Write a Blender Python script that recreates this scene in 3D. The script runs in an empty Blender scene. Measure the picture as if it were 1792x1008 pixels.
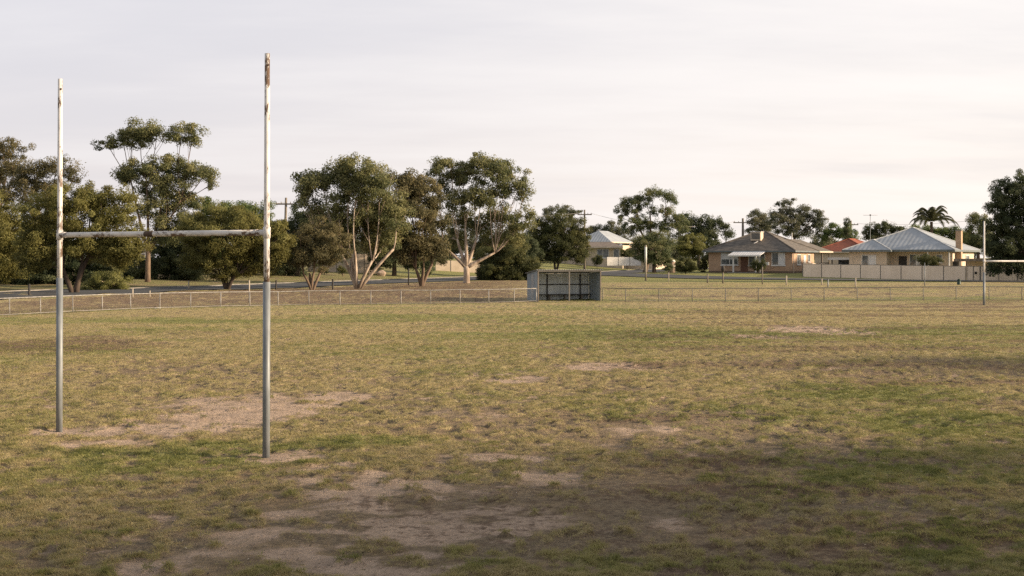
import bpy, math, random
import numpy as np
from mathutils import Vector
random.seed(7); RNG = np.random.default_rng(11)
scene = bpy.context.scene
COL = scene.collection
F, CX, HY, CAMZ = 2240.0, 896.0, 451.0, 2.65
R = math.radians

# ------------------------------------------------------------------ noise
_T = np.random.default_rng(3).random((256, 256))
def vnoise(x, y):
    xi = np.floor(x).astype(int); yi = np.floor(y).astype(int)
    fx = x - xi; fy = y - yi
    fx = fx*fx*(3-2*fx); fy = fy*fy*(3-2*fy)
    a = _T[xi & 255, yi & 255]; b = _T[(xi+1) & 255, yi & 255]
    c = _T[xi & 255, (yi+1) & 255]; d = _T[(xi+1) & 255, (yi+1) & 255]
    return (a*(1-fx)+b*fx)*(1-fy) + (c*(1-fx)+d*fx)*fy
def fbm(x, y, o=4, s=1.0):
    x = np.asarray(x, float)*s; y = np.asarray(y, float)*s
    t = 0; a = .5; n = 0
    for i in range(o):
        t = t + a*vnoise(x*.8+y*.6+17.3*i, y*.8-x*.6+9.1*i); n += a
        a *= .5; x = x*2.03; y = y*2.03
    return t/n
def ss(a, b, x):
    t = np.clip((np.asarray(x, float)-a)/(b-a), 0, 1); return t*t*(3-2*t)

# ------------------------------------------------------------------ terrain
_fpx = np.array([-400, 0, 72, 134, 260, 377, 500, 700, 900, 1050, 1420, 2300])
_fpy = np.array([590, 553, 549.5, 547, 541.5, 538, 534.5, 532, 529.5, 528, 527, 526])
_fu = (_fpx-CX)/F; _fY = CAMZ*F/(_fpy-HY)
def fence_y(u): return np.interp(u, _fu, _fY)
def road_x(y): return -23.4 + .42*(np.asarray(y, float)-88)
def terrain(x, y):
    x = np.asarray(x, float); y = np.asarray(y, float)
    u = x/np.maximum(y, 20)
    d = y-fence_y(u)
    z = .45*ss(.5, 14, d)
    dl = (road_x(y)-x)*.922
    amp = np.interp(u, [-.4, -.25, -.1, .05], [.35, .5, 1.0, 1.15])
    z = z + amp*ss(5, 24, dl)*ss(70, 90, y) + .25*ss(150, 215, y)
    z = z + .42*ss(128, 152, y)*ss(-2, 8, -dl-4)
    return z
def bumps(x, y):
    near = 1-ss(55, 110, y)
    return ((fbm(x, y, 2, .09)-.5)*.16 + (fbm(x, y, 3, .9)-.5)*.07*near + (fbm(x, y, 3, 4.5)-.5)*.035*near)*ss(-30, 5, y) \
        * (1-ss(100, 125, y)*.8)+(fbm(x, y, 3, .5)-.5)*.22*ss(60, 76, y)*(1-ss(98, 108, y))*ss(1, 4, y-fence_y(x/np.maximum(y, 20)))
def tz(x, y): return float(terrain(x, y)+bumps(x, y))
def hit(px, py):
    u = (px-CX)/F
    Y = np.arange(9, 420, .05)
    z = CAMZ-(py-HY)/F*Y
    t = terrain(u*Y, Y)
    k = np.argmax(t >= z)
    return float(Y[k]) if t[k] >= z[k] else 300.
def at(px, py, Y): return Vector(((px-CX)/F*Y, Y, CAMZ-(py-HY)/F*Y))
def g0(px, py):
    Y = CAMZ*F/(py-HY); return ((px-CX)/F*Y, Y)

# ------------------------------------------------------------------ object helpers
def tag(o, label=None, cat=None, group=None, kind=None):
    if label: o['label'] = label
    if cat: o['category'] = cat
    if group: o['group'] = group
    if kind: o['kind'] = kind
    return o
def thing(name, loc, label, cat, rz=0, group=None):
    o = bpy.data.objects.new(name, None); COL.objects.link(o)
    o.location = loc; o.rotation_euler = (0, 0, rz); o.empty_display_size = .3
    return tag(o, label, cat, group)
class MB:
    def __init__(s): s.v = []; s.f = []
    def quad(s, *p):
        n = len(s.v); s.v += [tuple(q) for q in p]; s.f.append(tuple(range(n, n+len(p)))); return s
    def box(s, x0, x1, y0, y1, z0, z1):
        n = len(s.v)
        s.v += [(x, y, z) for z in (z0, z1) for y in (y0, y1) for x in (x0, x1)]
        for a in ((0, 2, 3, 1), (4, 5, 7, 6), (0, 1, 5, 4), (2, 6, 7, 3), (0, 4, 6, 2), (1, 3, 7, 5)):
            s.f.append(tuple(n+i for i in a))
        return s
    def tube(s, pts, rad, k=8, cap=True):
        pts = [Vector(p) for p in pts]
        if not hasattr(rad, '__len__'): rad = [rad]*len(pts)
        n = len(s.v); ref = None
        for i, p in enumerate(pts):
            d = (pts[min(i+1, len(pts)-1)]-pts[max(i-1, 0)]).normalized()
            if ref is None: ref = Vector((0, 0, 1)) if abs(d.z) < .8 else Vector((1, 0, 0))
            a = d.cross(ref).normalized(); b = d.cross(a).normalized(); ref = -d.cross(a).normalized() if False else ref
            for j in range(k):
                t = 2*math.pi*j/k
                s.v.append(tuple(p+(a*math.cos(t)+b*math.sin(t))*rad[i]))
        for i in range(len(pts)-1):
            for j in range(k):
                s.f.append((n+i*k+j, n+i*k+(j+1) % k, n+(i+1)*k+(j+1) % k, n+(i+1)*k+j))
        if cap:
            s.f.append(tuple(n+j for j in range(k))); m = n+(len(pts)-1)*k
            s.f.append(tuple(m+k-1-j for j in range(k)))
        return s
    def build(s, name, mat, parent=None, smooth=False, bevel=0):
        me = bpy.data.meshes.new(name); me.from_pydata(s.v, [], s.f)
        import bmesh
        bm = bmesh.new(); bm.from_mesh(me); bmesh.ops.recalc_face_normals(bm, faces=bm.faces); bm.to_mesh(me); bm.free()
        if smooth:
            for p in me.polygons: p.use_smooth = len(p.vertices) == 4
        me.materials.append(mat)
        o = bpy.data.objects.new(name, me); COL.objects.link(o)
        if parent is not None: o.parent = parent
        if bevel:
            m = o.modifiers.new('Bevel', 'BEVEL'); m.width = bevel; m.segments = 2
        return o
def raw_mesh(name, V, k, mat, parent=None, attrs=None):
    """numpy mesh of len(V)//k polygons with k corners each"""
    me = bpy.data.meshes.new(name); n = len(V); m = n//k
    me.vertices.add(n); me.vertices.foreach_set('co', V.astype(np.float32).ravel())
    me.loops.add(n); me.loops.foreach_set('vertex_index', np.arange(n, dtype=np.int32))
    me.polygons.add(m); me.polygons.foreach_set('loop_start', np.arange(0, n, k, dtype=np.int32))
    me.update(calc_edges=True)
    for an, val in (attrs or {}).items():
        a = me.attributes.new(an, 'FLOAT', 'POINT'); a.data.foreach_set('value', val.astype(np.float32))
    me.materials.append(mat)
    o = bpy.data.objects.new(name, me); COL.objects.link(o)
    if parent is not None: o.parent = parent
    return o

# ------------------------------------------------------------------ materials
def new_mat(name):
    m = bpy.data.materials.new(name); m.use_nodes = True
    nt = m.node_tree; nt.nodes.clear()
    out = nt.nodes.new('ShaderNodeOutputMaterial')
    return m, nt, out
def nd(nt, t, **kw):
    n = nt.nodes.new(t)
    for k, v in kw.items():
        if k in n.inputs and not hasattr(n, k): n.inputs[k].default_value = v
        else: setattr(n, k, v)
    return n
def mixc(nt, fac, a, b, blend='MIX'):
    n = nt.nodes.new('ShaderNodeMix'); n.data_type = 'RGBA'; n.blend_type = blend
    def put(i, v):
        if hasattr(v, 'is_linked') or hasattr(v, 'links'): nt.links.new(v, n.inputs[i])
        elif isinstance(v, (int, float)): n.inputs[i].default_value = v
        else: n.inputs[i].default_value = (*v, 1) if len(v) == 3 else v
    put(0, fac); put(6, a); put(7, b)
    return n.outputs[2]
def mth(nt, op, a, b=None, c=None, clamp=False):
    n = nt.nodes.new('ShaderNodeMath'); n.operation = op; n.use_clamp = clamp
    for i, v in enumerate((a, b, c)):
        if v is None: continue
        if hasattr(v, 'links'): nt.links.new(v, n.inputs[i])
        else: n.inputs[i].default_value = v
    return n.outputs[0]
def remap(nt, v, a, b, c=0., d=1.):
    n = nt.nodes.new('ShaderNodeMapRange'); n.interpolation_type = 'SMOOTHSTEP'
    nt.links.new(v, n.inputs[0])
    for i, q in enumerate((a, b, c, d)): n.inputs[i+1].default_value = q
    return n.outputs[0]
def noise(nt, vec, scale, detail=4, rough=.55, stretch=None):
    n = nt.nodes.new('ShaderNodeTexNoise'); n.inputs['Scale'].default_value = scale
    n.inputs['Detail'].default_value = detail; n.inputs['Roughness'].default_value = rough
    if stretch:
        mp = nt.nodes.new('ShaderNodeMapping'); mp.inputs['Scale'].default_value = stretch
        nt.links.new(vec, mp.inputs[0]); vec = mp.outputs[0]
    nt.links.new(vec, n.inputs['Vector'])
    return n.outputs['Fac']
def attr(nt, name):
    n = nt.nodes.new('ShaderNodeAttribute'); n.attribute_name = name; return n.outputs['Fac']
def ocoord(nt): return nt.nodes.new('ShaderNodeTexCoord').outputs['Object']
def plain(name, c1, c2=None, scale=3., rough=.8, bump=0., stretch=None, metal=0., spec=.3, lo=.35, hi=.65, bscale=None):
    m, nt, out = new_mat(name); p = nd(nt, 'ShaderNodeBsdfPrincipled')
    p.inputs['Roughness'].default_value = rough; p.inputs['Metallic'].default_value = metal
    p.inputs['Specular IOR Level'].default_value = spec
    oc = ocoord(nt)
    c2 = c2 or tuple(x*.75 for x in c1)
    f = remap(nt, noise(nt, oc, scale, 6, .6, stretch), lo, hi)
    nt.links.new(mixc(nt, f, c1, c2), p.inputs['Base Color'])
    if bump:
        b = nd(nt, 'ShaderNodeBump'); b.inputs['Strength'].default_value = 1; b.inputs['Distance'].default_value = bump
        nt.links.new(noise(nt, oc, bscale or scale*4, 5, .6, stretch), b.inputs['Height']); nt.links.new(b.outputs[0], p.inputs['Normal'])
    nt.links.new(p.outputs[0], out.inputs[0])
    return m
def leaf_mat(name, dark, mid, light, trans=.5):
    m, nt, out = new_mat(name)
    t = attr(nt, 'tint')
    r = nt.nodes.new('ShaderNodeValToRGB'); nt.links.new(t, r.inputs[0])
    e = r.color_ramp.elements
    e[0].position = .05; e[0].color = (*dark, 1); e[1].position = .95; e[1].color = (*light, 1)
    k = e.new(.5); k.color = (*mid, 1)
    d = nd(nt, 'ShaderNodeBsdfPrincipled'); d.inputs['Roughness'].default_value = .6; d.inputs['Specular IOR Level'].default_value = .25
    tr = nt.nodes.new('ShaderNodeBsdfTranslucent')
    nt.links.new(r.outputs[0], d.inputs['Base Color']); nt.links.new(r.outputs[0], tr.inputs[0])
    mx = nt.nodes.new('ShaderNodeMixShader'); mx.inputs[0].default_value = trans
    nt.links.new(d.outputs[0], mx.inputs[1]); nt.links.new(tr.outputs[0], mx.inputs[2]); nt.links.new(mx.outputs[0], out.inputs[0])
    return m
def rusty_paint(name, paint=(.6, .585, .56), amount=.46, stretch=(1, 1, .35), low=None):
    m, nt, out = new_mat(name); p = nd(nt, 'ShaderNodeBsdfPrincipled'); oc = ocoord(nt)
    n1 = noise(nt, oc, 9, 8, .68, stretch); n2 = noise(nt, oc, 34, 6, .7, stretch); n3 = noise(nt, oc, 1.1, 3, .5)
    s = mth(nt, 'ADD', mth(nt, 'MULTIPLY', n1, .6), mth(nt, 'ADD', mth(nt, 'MULTIPLY', n2, .35), mth(nt, 'MULTIPLY', n3, .45)))
    chip = remap(nt, s, .80-amount*.16, .86-amount*.16)
    dirt = remap(nt, n1, .4, .7)
    pc = mixc(nt, dirt, paint, tuple(x*.72 for x in paint))
    rc = mixc(nt, n2, (.05, .042, .036), (.2, .125, .08))
    nt.links.new(mixc(nt, chip, pc, rc), p.inputs['Base Color'])
    p.inputs['Roughness'].default_value = .6; p.inputs['Specular IOR Level'].default_value = .25
    b = nd(nt, 'ShaderNodeBump'); b.inputs['Distance'].default_value = .004; b.invert = True
    nt.links.new(chip, b.inputs['Height']); nt.links.new(b.outputs[0], p.inputs['Normal'])
    nt.links.new(p.outputs[0], out.inputs[0])
    return m
def brick_mat(name, c1, c2, mortar, scale=1.):
    m, nt, out = new_mat(name); p = nd(nt, 'ShaderNodeBsdfPrincipled'); oc = ocoord(nt)
    sp = nt.nodes.new('ShaderNodeSeparateXYZ'); nt.links.new(oc, sp.inputs[0])
    cb = nt.nodes.new('ShaderNodeCombineXYZ')
    nt.links.new(mth(nt, 'ADD', sp.outputs[0], sp.outputs[1]), cb.inputs[0]); nt.links.new(sp.outputs[2], cb.inputs[1])
    b = nt.nodes.new('ShaderNodeTexBrick'); nt.links.new(cb.outputs[0], b.inputs['Vector'])
    b.inputs['Color1'].default_value = (*c1, 1); b.inputs['Color2'].default_value = (*c2, 1); b.inputs['Mortar'].default_value = (*mortar, 1)
    b.inputs['Scale'].default_value = scale; b.inputs['Brick Width'].default_value = .24; b.inputs['Row Height'].default_value = .086
    b.inputs['Mortar Size'].default_value = .008
    f = remap(nt, noise(nt, oc, 1.3, 4), .35, .7)
    nt.links.new(mixc(nt, mth(nt, 'MULTIPLY', f, .35), b.outputs[0], (c2[0]*.6, c2[1]*.6, c2[2]*.6)), p.inputs['Base Color'])
    p.inputs['Roughness'].default_value = .9; nt.links.new(p.outputs[0], out.inputs[0])
    return m
def ribbed(name, c, pitch=.2, axis='X', rough=.5, depth=.012, c2=None, spec=.4):
    m, nt, out = new_mat(name); p = nd(nt, 'ShaderNodeBsdfPrincipled'); oc = ocoord(nt)
    w = nt.nodes.new('ShaderNodeTexWave'); w.bands_direction = axis; w.inputs['Scale'].default_value = 1/pitch*.314
    w.inputs['Distortion'].default_value = 0; nt.links.new(oc, w.inputs['Vector'])
    f = remap(nt, noise(nt, oc, .8, 6, .65, (1, 1, .4)), .35, .68)
    nt.links.new(mixc(nt, f, c, c2 or tuple(x*.78 for x in c)), p.inputs['Base Color'])
    b = nd(nt, 'ShaderNodeBump'); b.inputs['Distance'].default_value = depth
    nt.links.new(w.outputs['Fac'], b.inputs['Height']); nt.links.new(b.outputs[0], p.inputs['Normal'])
    p.inputs['Roughness'].default_value = rough; p.inputs['Specular IOR Level'].default_value = spec
    nt.links.new(p.outputs[0], out.inputs[0])
    return m

M = {}
M['white_rust'] = rusty_paint('flaking_white_paint', amount=.48)
M['white_rust_heavy'] = rusty_paint('flaking_white_paint_on_bar', amount=.46, stretch=(.35, .35, 1))
M['white_far'] = rusty_paint('old_white_paint', paint=(.68, .66, .63), amount=.1)
M['galv'] = plain('galvanised_steel', (.24, .26, .27), (.15, .165, .175), 7, .55, .001, (1, 1, .25), .25)
M['galv_bright'] = plain('galvanised_pipe', (.33, .32, .3), (.2, .19, .175), 5, .6, 0, None, .2)
M['blackrust'] = plain('black_rust', (.03, .028, .026), (.09, .055, .035), 30, .8, .002)
M['bark_white'] = plain('pale_gum_bark', (.46, .38, .3), (.2, .15, .11), 3.0, .85, .01, (1, 1, .3))
M['bark_brown'] = plain('brown_bark', (.085, .062, .046), (.045, .033, .026), 4, .9, .02, (1, 1, .3))
M['bark_tan'] = plain('tan_bark', (.2, .145, .1), (.1, .07, .05), 3, .9, .015, (1, 1, .3))
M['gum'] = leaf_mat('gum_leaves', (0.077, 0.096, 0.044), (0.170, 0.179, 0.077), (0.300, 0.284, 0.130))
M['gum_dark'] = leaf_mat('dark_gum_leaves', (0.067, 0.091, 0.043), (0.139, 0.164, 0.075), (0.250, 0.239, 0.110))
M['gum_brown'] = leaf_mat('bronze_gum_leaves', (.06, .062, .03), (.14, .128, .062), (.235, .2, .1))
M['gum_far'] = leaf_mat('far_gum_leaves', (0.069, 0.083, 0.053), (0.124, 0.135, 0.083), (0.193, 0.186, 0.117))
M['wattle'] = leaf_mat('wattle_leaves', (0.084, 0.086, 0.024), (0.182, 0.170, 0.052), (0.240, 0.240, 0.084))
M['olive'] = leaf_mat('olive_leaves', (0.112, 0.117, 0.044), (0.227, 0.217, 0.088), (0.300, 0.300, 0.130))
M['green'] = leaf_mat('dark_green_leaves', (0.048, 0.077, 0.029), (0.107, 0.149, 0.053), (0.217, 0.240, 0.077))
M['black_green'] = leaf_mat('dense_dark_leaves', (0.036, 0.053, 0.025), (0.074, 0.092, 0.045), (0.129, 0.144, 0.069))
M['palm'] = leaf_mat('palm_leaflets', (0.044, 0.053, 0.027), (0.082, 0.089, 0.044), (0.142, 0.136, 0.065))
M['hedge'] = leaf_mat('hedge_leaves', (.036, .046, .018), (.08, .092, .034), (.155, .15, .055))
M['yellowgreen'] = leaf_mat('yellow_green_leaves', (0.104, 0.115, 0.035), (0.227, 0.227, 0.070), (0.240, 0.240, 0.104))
M['brick'] = brick_mat('tan_brick', (.48, .31, .2), (.36, .225, .145), (.46, .38, .29))
M['tile_grey'] = plain('grey_roof_tile', (.16, .14, .12), (.085, .078, .07), 1.6, .85, .02, (1, 1, 3), bscale=5)
M['tile_red'] = plain('red_roof_tile', (.3, .1, .062), (.2, .07, .045), 2, .85, .02)
M['roof_blue'] = ribbed('blue_grey_metal_roof', (.34, .37, .4), .5, 'X', .55, .012)
M['roof_trim'] = plain('roof_trim_blue_grey', (.14, .165, .175), None, 2, .6)
M['fascia'] = plain('cream_fascia', (.55, .47, .38), None, 2, .7)
M['cream'] = plain('cream_wall', (.56, .47, .37), (.47, .39, .3), 1.2, .85)
M['fence_cream'] = ribbed('cream_steel_fence', (.86, .71, .57), .2, 'X', .6, .012, (.76, .62, .49), .2)
M['post_grey'] = plain('grey_brown_post', (.16, .15, .135), None, 4, .7)
M['white'] = plain('white_paint', (.72, .70, .67), (.6, .58, .55), 3, .6)
M['awning'] = ribbed('white_awning_sheet', (.74, .73, .72), .3, 'X', .5, .01)
M['frame'] = plain('white_window_frame', (.7, .69, .67), None, 3, .5)
M['blind'] = plain('pale_blind', (.62, .62, .62), (.55, .55, .55), 3, .8)
M['shed'] = ribbed('weathered_zinc_sheet', (.23, .245, .25), .15, 'X', .6, .016, (.14, .15, .155))
M['shed_in'] = ribbed('weathered_inner_sheet', (.56, .6, .61), .2, 'X', .75, .02, (.4, .435, .45))
M['patch'] = plain('bare_zinc_patch', (.42, .44, .45), (.32, .34, .35), 4, .5, 0, None, .2)
M['darkwood'] = plain('dark_wood', (.06, .055, .05), (.03, .028, .026), 6, .85, .004)
M['greywood'] = plain('grey_wood', (.2, .175, .145), (.11, .095, .08), 6, .9, .006, (1, 1, .2))
M['pale_post'] = plain('pale_timber', (.42, .37, .3), (.28, .24, .19), 6, .85, .004, (1, 1, .2))
M['greenpaint'] = plain('dark_green_paint', (.03, .055, .042), None, 6, .5)
M['asphalt'] = plain('asphalt', (.07, .073, .075), (.045, .047, .05), .5, .9, .01, bscale=30)
M['concrete'] = plain('concrete_kerb', (.24, .225, .2), (.16, .15, .135), 2, .9)
M['chimney'] = brick_mat('tan_chimney_brick', (.45, .31, .2), (.36, .24, .15), (.4, .34, .27))
M['wire'] = plain('grey_wire', (.3, .29, .28), None, 5, .5, 0, None, .4)
M['bluegrey'] = plain('blue_grey_sheet', (.1, .125, .15), (.075, .09, .11), 2, .6)
M['paleblue'] = plain('pale_blue_fascia', (.36, .42, .46), None, 2, .6)
M['stone'] = plain('tan_stone', (.4, .31, .24), (.28, .21, .16), 5, .9, .03)
def glass_mat():
    m, nt, out = new_mat('window_glass'); p = nd(nt, 'ShaderNodeBsdfPrincipled')
    oc = ocoord(nt)
    nt.links.new(mixc(nt, remap(nt, noise(nt, oc, 2.2, 4), .35, .65), (.05, .06, .065), (.16, .175, .18)), p.inputs['Base Color'])
    p.inputs['Roughness'].default_value = .12; p.inputs['Specular IOR Level'].default_value = .6
    nt.links.new(p.outputs[0], out.inputs[0]); return m
M['glass'] = glass_mat()

# ------------------------------------------------------------------ ground cover masks (world metres)
def ell(lst):
    out = []
    for px, py, rx, ry, w in lst:
        X, Y = g0(px, py); Y1 = g0(px, py-ry)[1]; Y2 = g0(px, py+ry)[1]
        out.append((X, (Y1+Y2)/2, rx/F*Y, (Y1-Y2)/2, w))
    return out
DIRT = ell([(430, 712, 150, 24, 1), (300, 745, 150, 14, .95), (180, 772, 75, 8, .85), (560, 694, 80, 14, .6), (500, 795, 55, 10, .8), (105, 753, 40, 6, .8),
            (700, 835, 170, 26, 1), (860, 800, 120, 14, .7), (960, 830, 150, 16, .55), (640, 860, 70, 14, .7), (520, 912, 230, 26, .85), (720, 945, 170, 42, .95), (860, 900, 130, 20, .6), (430, 960, 160, 24, .5), (230, 985, 180, 18, .55),
            (1090, 641, 75, 6, .75), (905, 660, 65, 6, .65), (1420, 578, 95, 7, 1), (1330, 590, 45, 4, .8), (1090, 780, 60, 10, .35), (1080, 905, 110, 16, .45),
            (640, 990, 160, 22, .6), (1130, 755, 60, 12, .5), (60, 990, 120, 20, .3), (840, 720, 90, 12, .25)])
DARK = ell([(110, 610, 130, 17, .8), (330, 585, 120, 7, .35), (1290, 815, 70, 22, .45), (1500, 655, 200, 14, .35), (1350, 870, 250, 50, .3), (900, 900, 260, 60, .35), (250, 640, 160, 12, .2)])
GREEN = ell([(1250, 590, 300, 14, .6), (1600, 580, 250, 12, .55), (1560, 690, 180, 18, .7), (1660, 740, 160, 22, .7), (300, 800, 220, 26, .8), (120, 830, 150, 30, .6),
             (640, 770, 100, 10, .7), (1500, 830, 260, 40, .4), (180, 560, 220, 8, .35), (1700, 960, 220, 60, .55), (700, 560, 300, 8, .3), (560, 540, 260, 5, .5), (1000, 540, 160, 5, .6),
             (1100, 990, 300, 22, .55), (250, 690, 200, 10, .25), (1240, 730, 200, 18, .3)])
WORN = ell([(1280, 770, 330, 60, 1), (950, 890, 480, 70, .9), (640, 920, 330, 70, .8), (1560, 650, 260, 16, .7), (330, 655, 220, 18, .6), (250, 965, 300, 50, .7), (1350, 640, 200, 14, .6), (700, 700, 260, 20, .5), (1000, 610, 240, 8, .5), (1500, 880, 260, 50, .7)])
def blobsum(lst, x, y, wob, edge=.7):
    t = np.zeros_like(x)
    for X, Y, rx, ry, w in lst:
        d = np.sqrt(((x-X)/rx)**2+((y-Y)/ry)**2)
        t = np.maximum(t, w*(1-ss(1-edge, 1+edge, d+wob)))
    return t
def masks(x, y):
    x = np.asarray(x, float); y = np.asarray(y, float)
    n1 = fbm(x, y, 4, .55); n2 = fbm(x+40, y-13, 5, 2.9); n3 = fbm(x-70, y+31, 4, .16); n4 = fbm(x+11, y+77, 4, 5.5)
    u = x/np.maximum(y, 20); d = y-fence_y(u)
    dirt = blobsum(DIRT, x, y, (n1-.5)*1.6)
    dirt = np.clip(dirt+(n2-.5)*2.*ss(.02, .5, dirt+.05)-(1-dirt)*.1, 0, 1)
    brk = ss(.4, .55, fbm(x+7, y*1.35+3, 4, 1.9))
    dirt = dirt*(1-(1-brk)*.95*(1-ss(16.3, 18.2, y)))
    dirt = np.maximum(dirt, ss(.63, .74, n2*.6+n1*.4)*.6)
    dark = np.clip(blobsum(DARK, x, y, (n1-.5)*1.8, .6)+(n2-.5)*.5+ss(.55, .75, n1)*.25, 0, 1)
    green = np.clip(blobsum(GREEN, x, y, (n1-.5)*2.2, .8)*.85-.08+ss(.42, .68, n3)*.3+(n1-.5)*.5+(n2-.5)*.9+(fbm(x*.1+9, y*.5, 3, 1.)-.5)*ss(18, 45, y)*1.2, 0, 1)
    # beyond the boundary fence: leaf litter under the left trees, dry grass right, lawns by the houses
    dl = (road_x(y)-x)*.922
    beyond = ss(-.5, 1.5, d)
    litter = beyond*(1-ss(-.02, .08, u))*ss(-1.5, -4, -d)*(1-ss(-10, -6.5, dl)*ss(-40, -5, dl))
    litter = beyond*(1-ss(-.03, .07, u))*(dl < -5.5)*(1-.4*n1)
    lawn_dim = ss(2, 6, dl-2)*ss(60, 75, y)*(1-ss(-.12, -.05, u))*.45  # left lawn: litter tone, with the dimness behind the trees painted in
    dark = dark*(1-beyond)+np.clip(litter*(.3+1.1*n2)+lawn_dim+ss(.5, .64, fbm(x*.12+31, y*.8, 3, 1.))*.55*ss(.02, .1, u)*(1-ss(100, 112, y))+(n2-.5)*.5*beyond, 0, 1)
    band = fbm(x*.12+3, y*.9, 3, 1.)
    dirt = dirt*(1-beyond)+beyond*np.clip((n2-.55)*1.2, 0, .3)
    lawn = ss(2, 6, dl-2)*ss(60, 75, y)+ss(111, 118, y)*ss(.03, .1, u)+ss(0, 2, d)*(1-ss(2.5, 4, d))*.5
    green = green*(1-beyond)+beyond*np.clip(lawn*(.45+n1*.7)*(1-.45*ss(-.05, -.12, u))+((n1-.5)*.5+ss(.45, .7, band)*.4)*(1-litter), 0, 1)  # green also cut on the left, part of the painted dimness
    worn = np.clip(blobsum(WORN, x, y, (n1-.5)*2., .8)*1.05+(n1-.5)*1.1, 0, 1)*(1-beyond)
    dens = (1-ss(.05, .5, dirt))*(1-.35*dark)*(1-.62*worn)
    cl = fbm(x-3, y+8, 3, 6.3)*.55+fbm(x+31, y-5, 2, 13.)*.3+n2*.15
    veg = ss(.5, .6, cl+(dens-.5)*.25+(green-.35)*.13+(n1-.5)*.2+.05*ss(24, 50, y))
    edge = np.exp(-((d+.3)/.5)**2)        # scruffy line of taller grass under the fence
    green = np.clip(green+edge*.5, 0, 1); dark = np.clip(dark+edge*.35*n2*1.6, 0, 1)
    return dirt, dark, green, n1, n2, n4, veg, cl

def hummock(x, y, veg, cl):
    return veg*(.012+.17*np.clip(cl-.44, 0, .3))*ss(4, 9, y)*(1-ss(60, 100, y))

def ground_mat():
    m, nt, out = new_mat('dry_playing_field'); p = nd(nt, 'ShaderNodeBsdfPrincipled')
    oc = ocoord(nt)
    A = lambda v, o, k: mth(nt, 'MULTIPLY_ADD', mth(nt, 'SUBTRACT', v, .5), k, o)
    fine = noise(nt, oc, 16, 6, .72); mid = noise(nt, oc, 3.2, 6, .65); big = noise(nt, oc, .35, 5, .6); spk = noise(nt, oc, 6.5, 6, .66)
    d = remap(nt, A(mid, A(fine, attr(nt, 'dirt'), 1.2), 1.3), .12, .66)
    g = remap(nt, A(mid, A(fine, attr(nt, 'green'), .6), .9), .02, .62)
    k = remap(nt, A(fine, A(spk, attr(nt, 'dark'), 2.3), .9), .3, .75)
    v = remap(nt, A(fine, A(spk, attr(nt, 'veg'), 2.6), 1.4), .3, .62)
    straw = mixc(nt, remap(nt, fine, .3, .7), (.42, .35, .185), (.27, .22, .115))
    straw = mixc(nt, remap(nt, big, .35, .7), straw, (.36, .29, .15))
    grn = mixc(nt, remap(nt, fine, .3, .72), (.29, .28, .11), (.155, .165, .065))
    thatch = mixc(nt, remap(nt, fine, .32, .7), (.3, .235, .155), (.115, .09, .066))
    thatch = mixc(nt, remap(nt, big, .4, .65), thatch, mixc(nt, remap(nt, spk, .35, .65), (.33, .245, .15), (.17, .128, .085)))
    soil = mixc(nt, remap(nt, mid, .3, .75), (.51, .39, .295), (.37, .28, .21))
    soil = mixc(nt, mth(nt, 'MULTIPLY', remap(nt, fine, .52, .66), .75), soil, (.16, .12, .088))
    c = mixc(nt, g, straw, grn)
    c = mixc(nt, v, mixc(nt, d, thatch, soil), c)
    c = mixc(nt, mth(nt, 'MULTIPLY', k, .8), c, mixc(nt, fine, (.205, .138, .095), (.085, .06, .044)))
    nt.links.new(c, p.inputs['Base Color'])
    p.inputs['Roughness'].default_value = .95; p.inputs['Specular IOR Level'].default_value = .1
    b = nd(nt, 'ShaderNodeBump'); b.inputs['Distance'].default_value = .1; b.inputs['Strength'].default_value = 1.
    h = mth(nt, 'ADD', mth(nt, 'MULTIPLY', spk, 1.2), mth(nt, 'ADD', mth(nt, 'MULTIPLY', fine, .55), mth(nt, 'MULTIPLY', mid, .5)))
    nt.links.new(h, b.inputs['Height']); nt.links.new(b.outputs[0], p.inputs['Normal'])
    nt.links.new(p.outputs[0], out.inputs[0])
    return m
M['ground'] = ground_mat()

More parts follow.
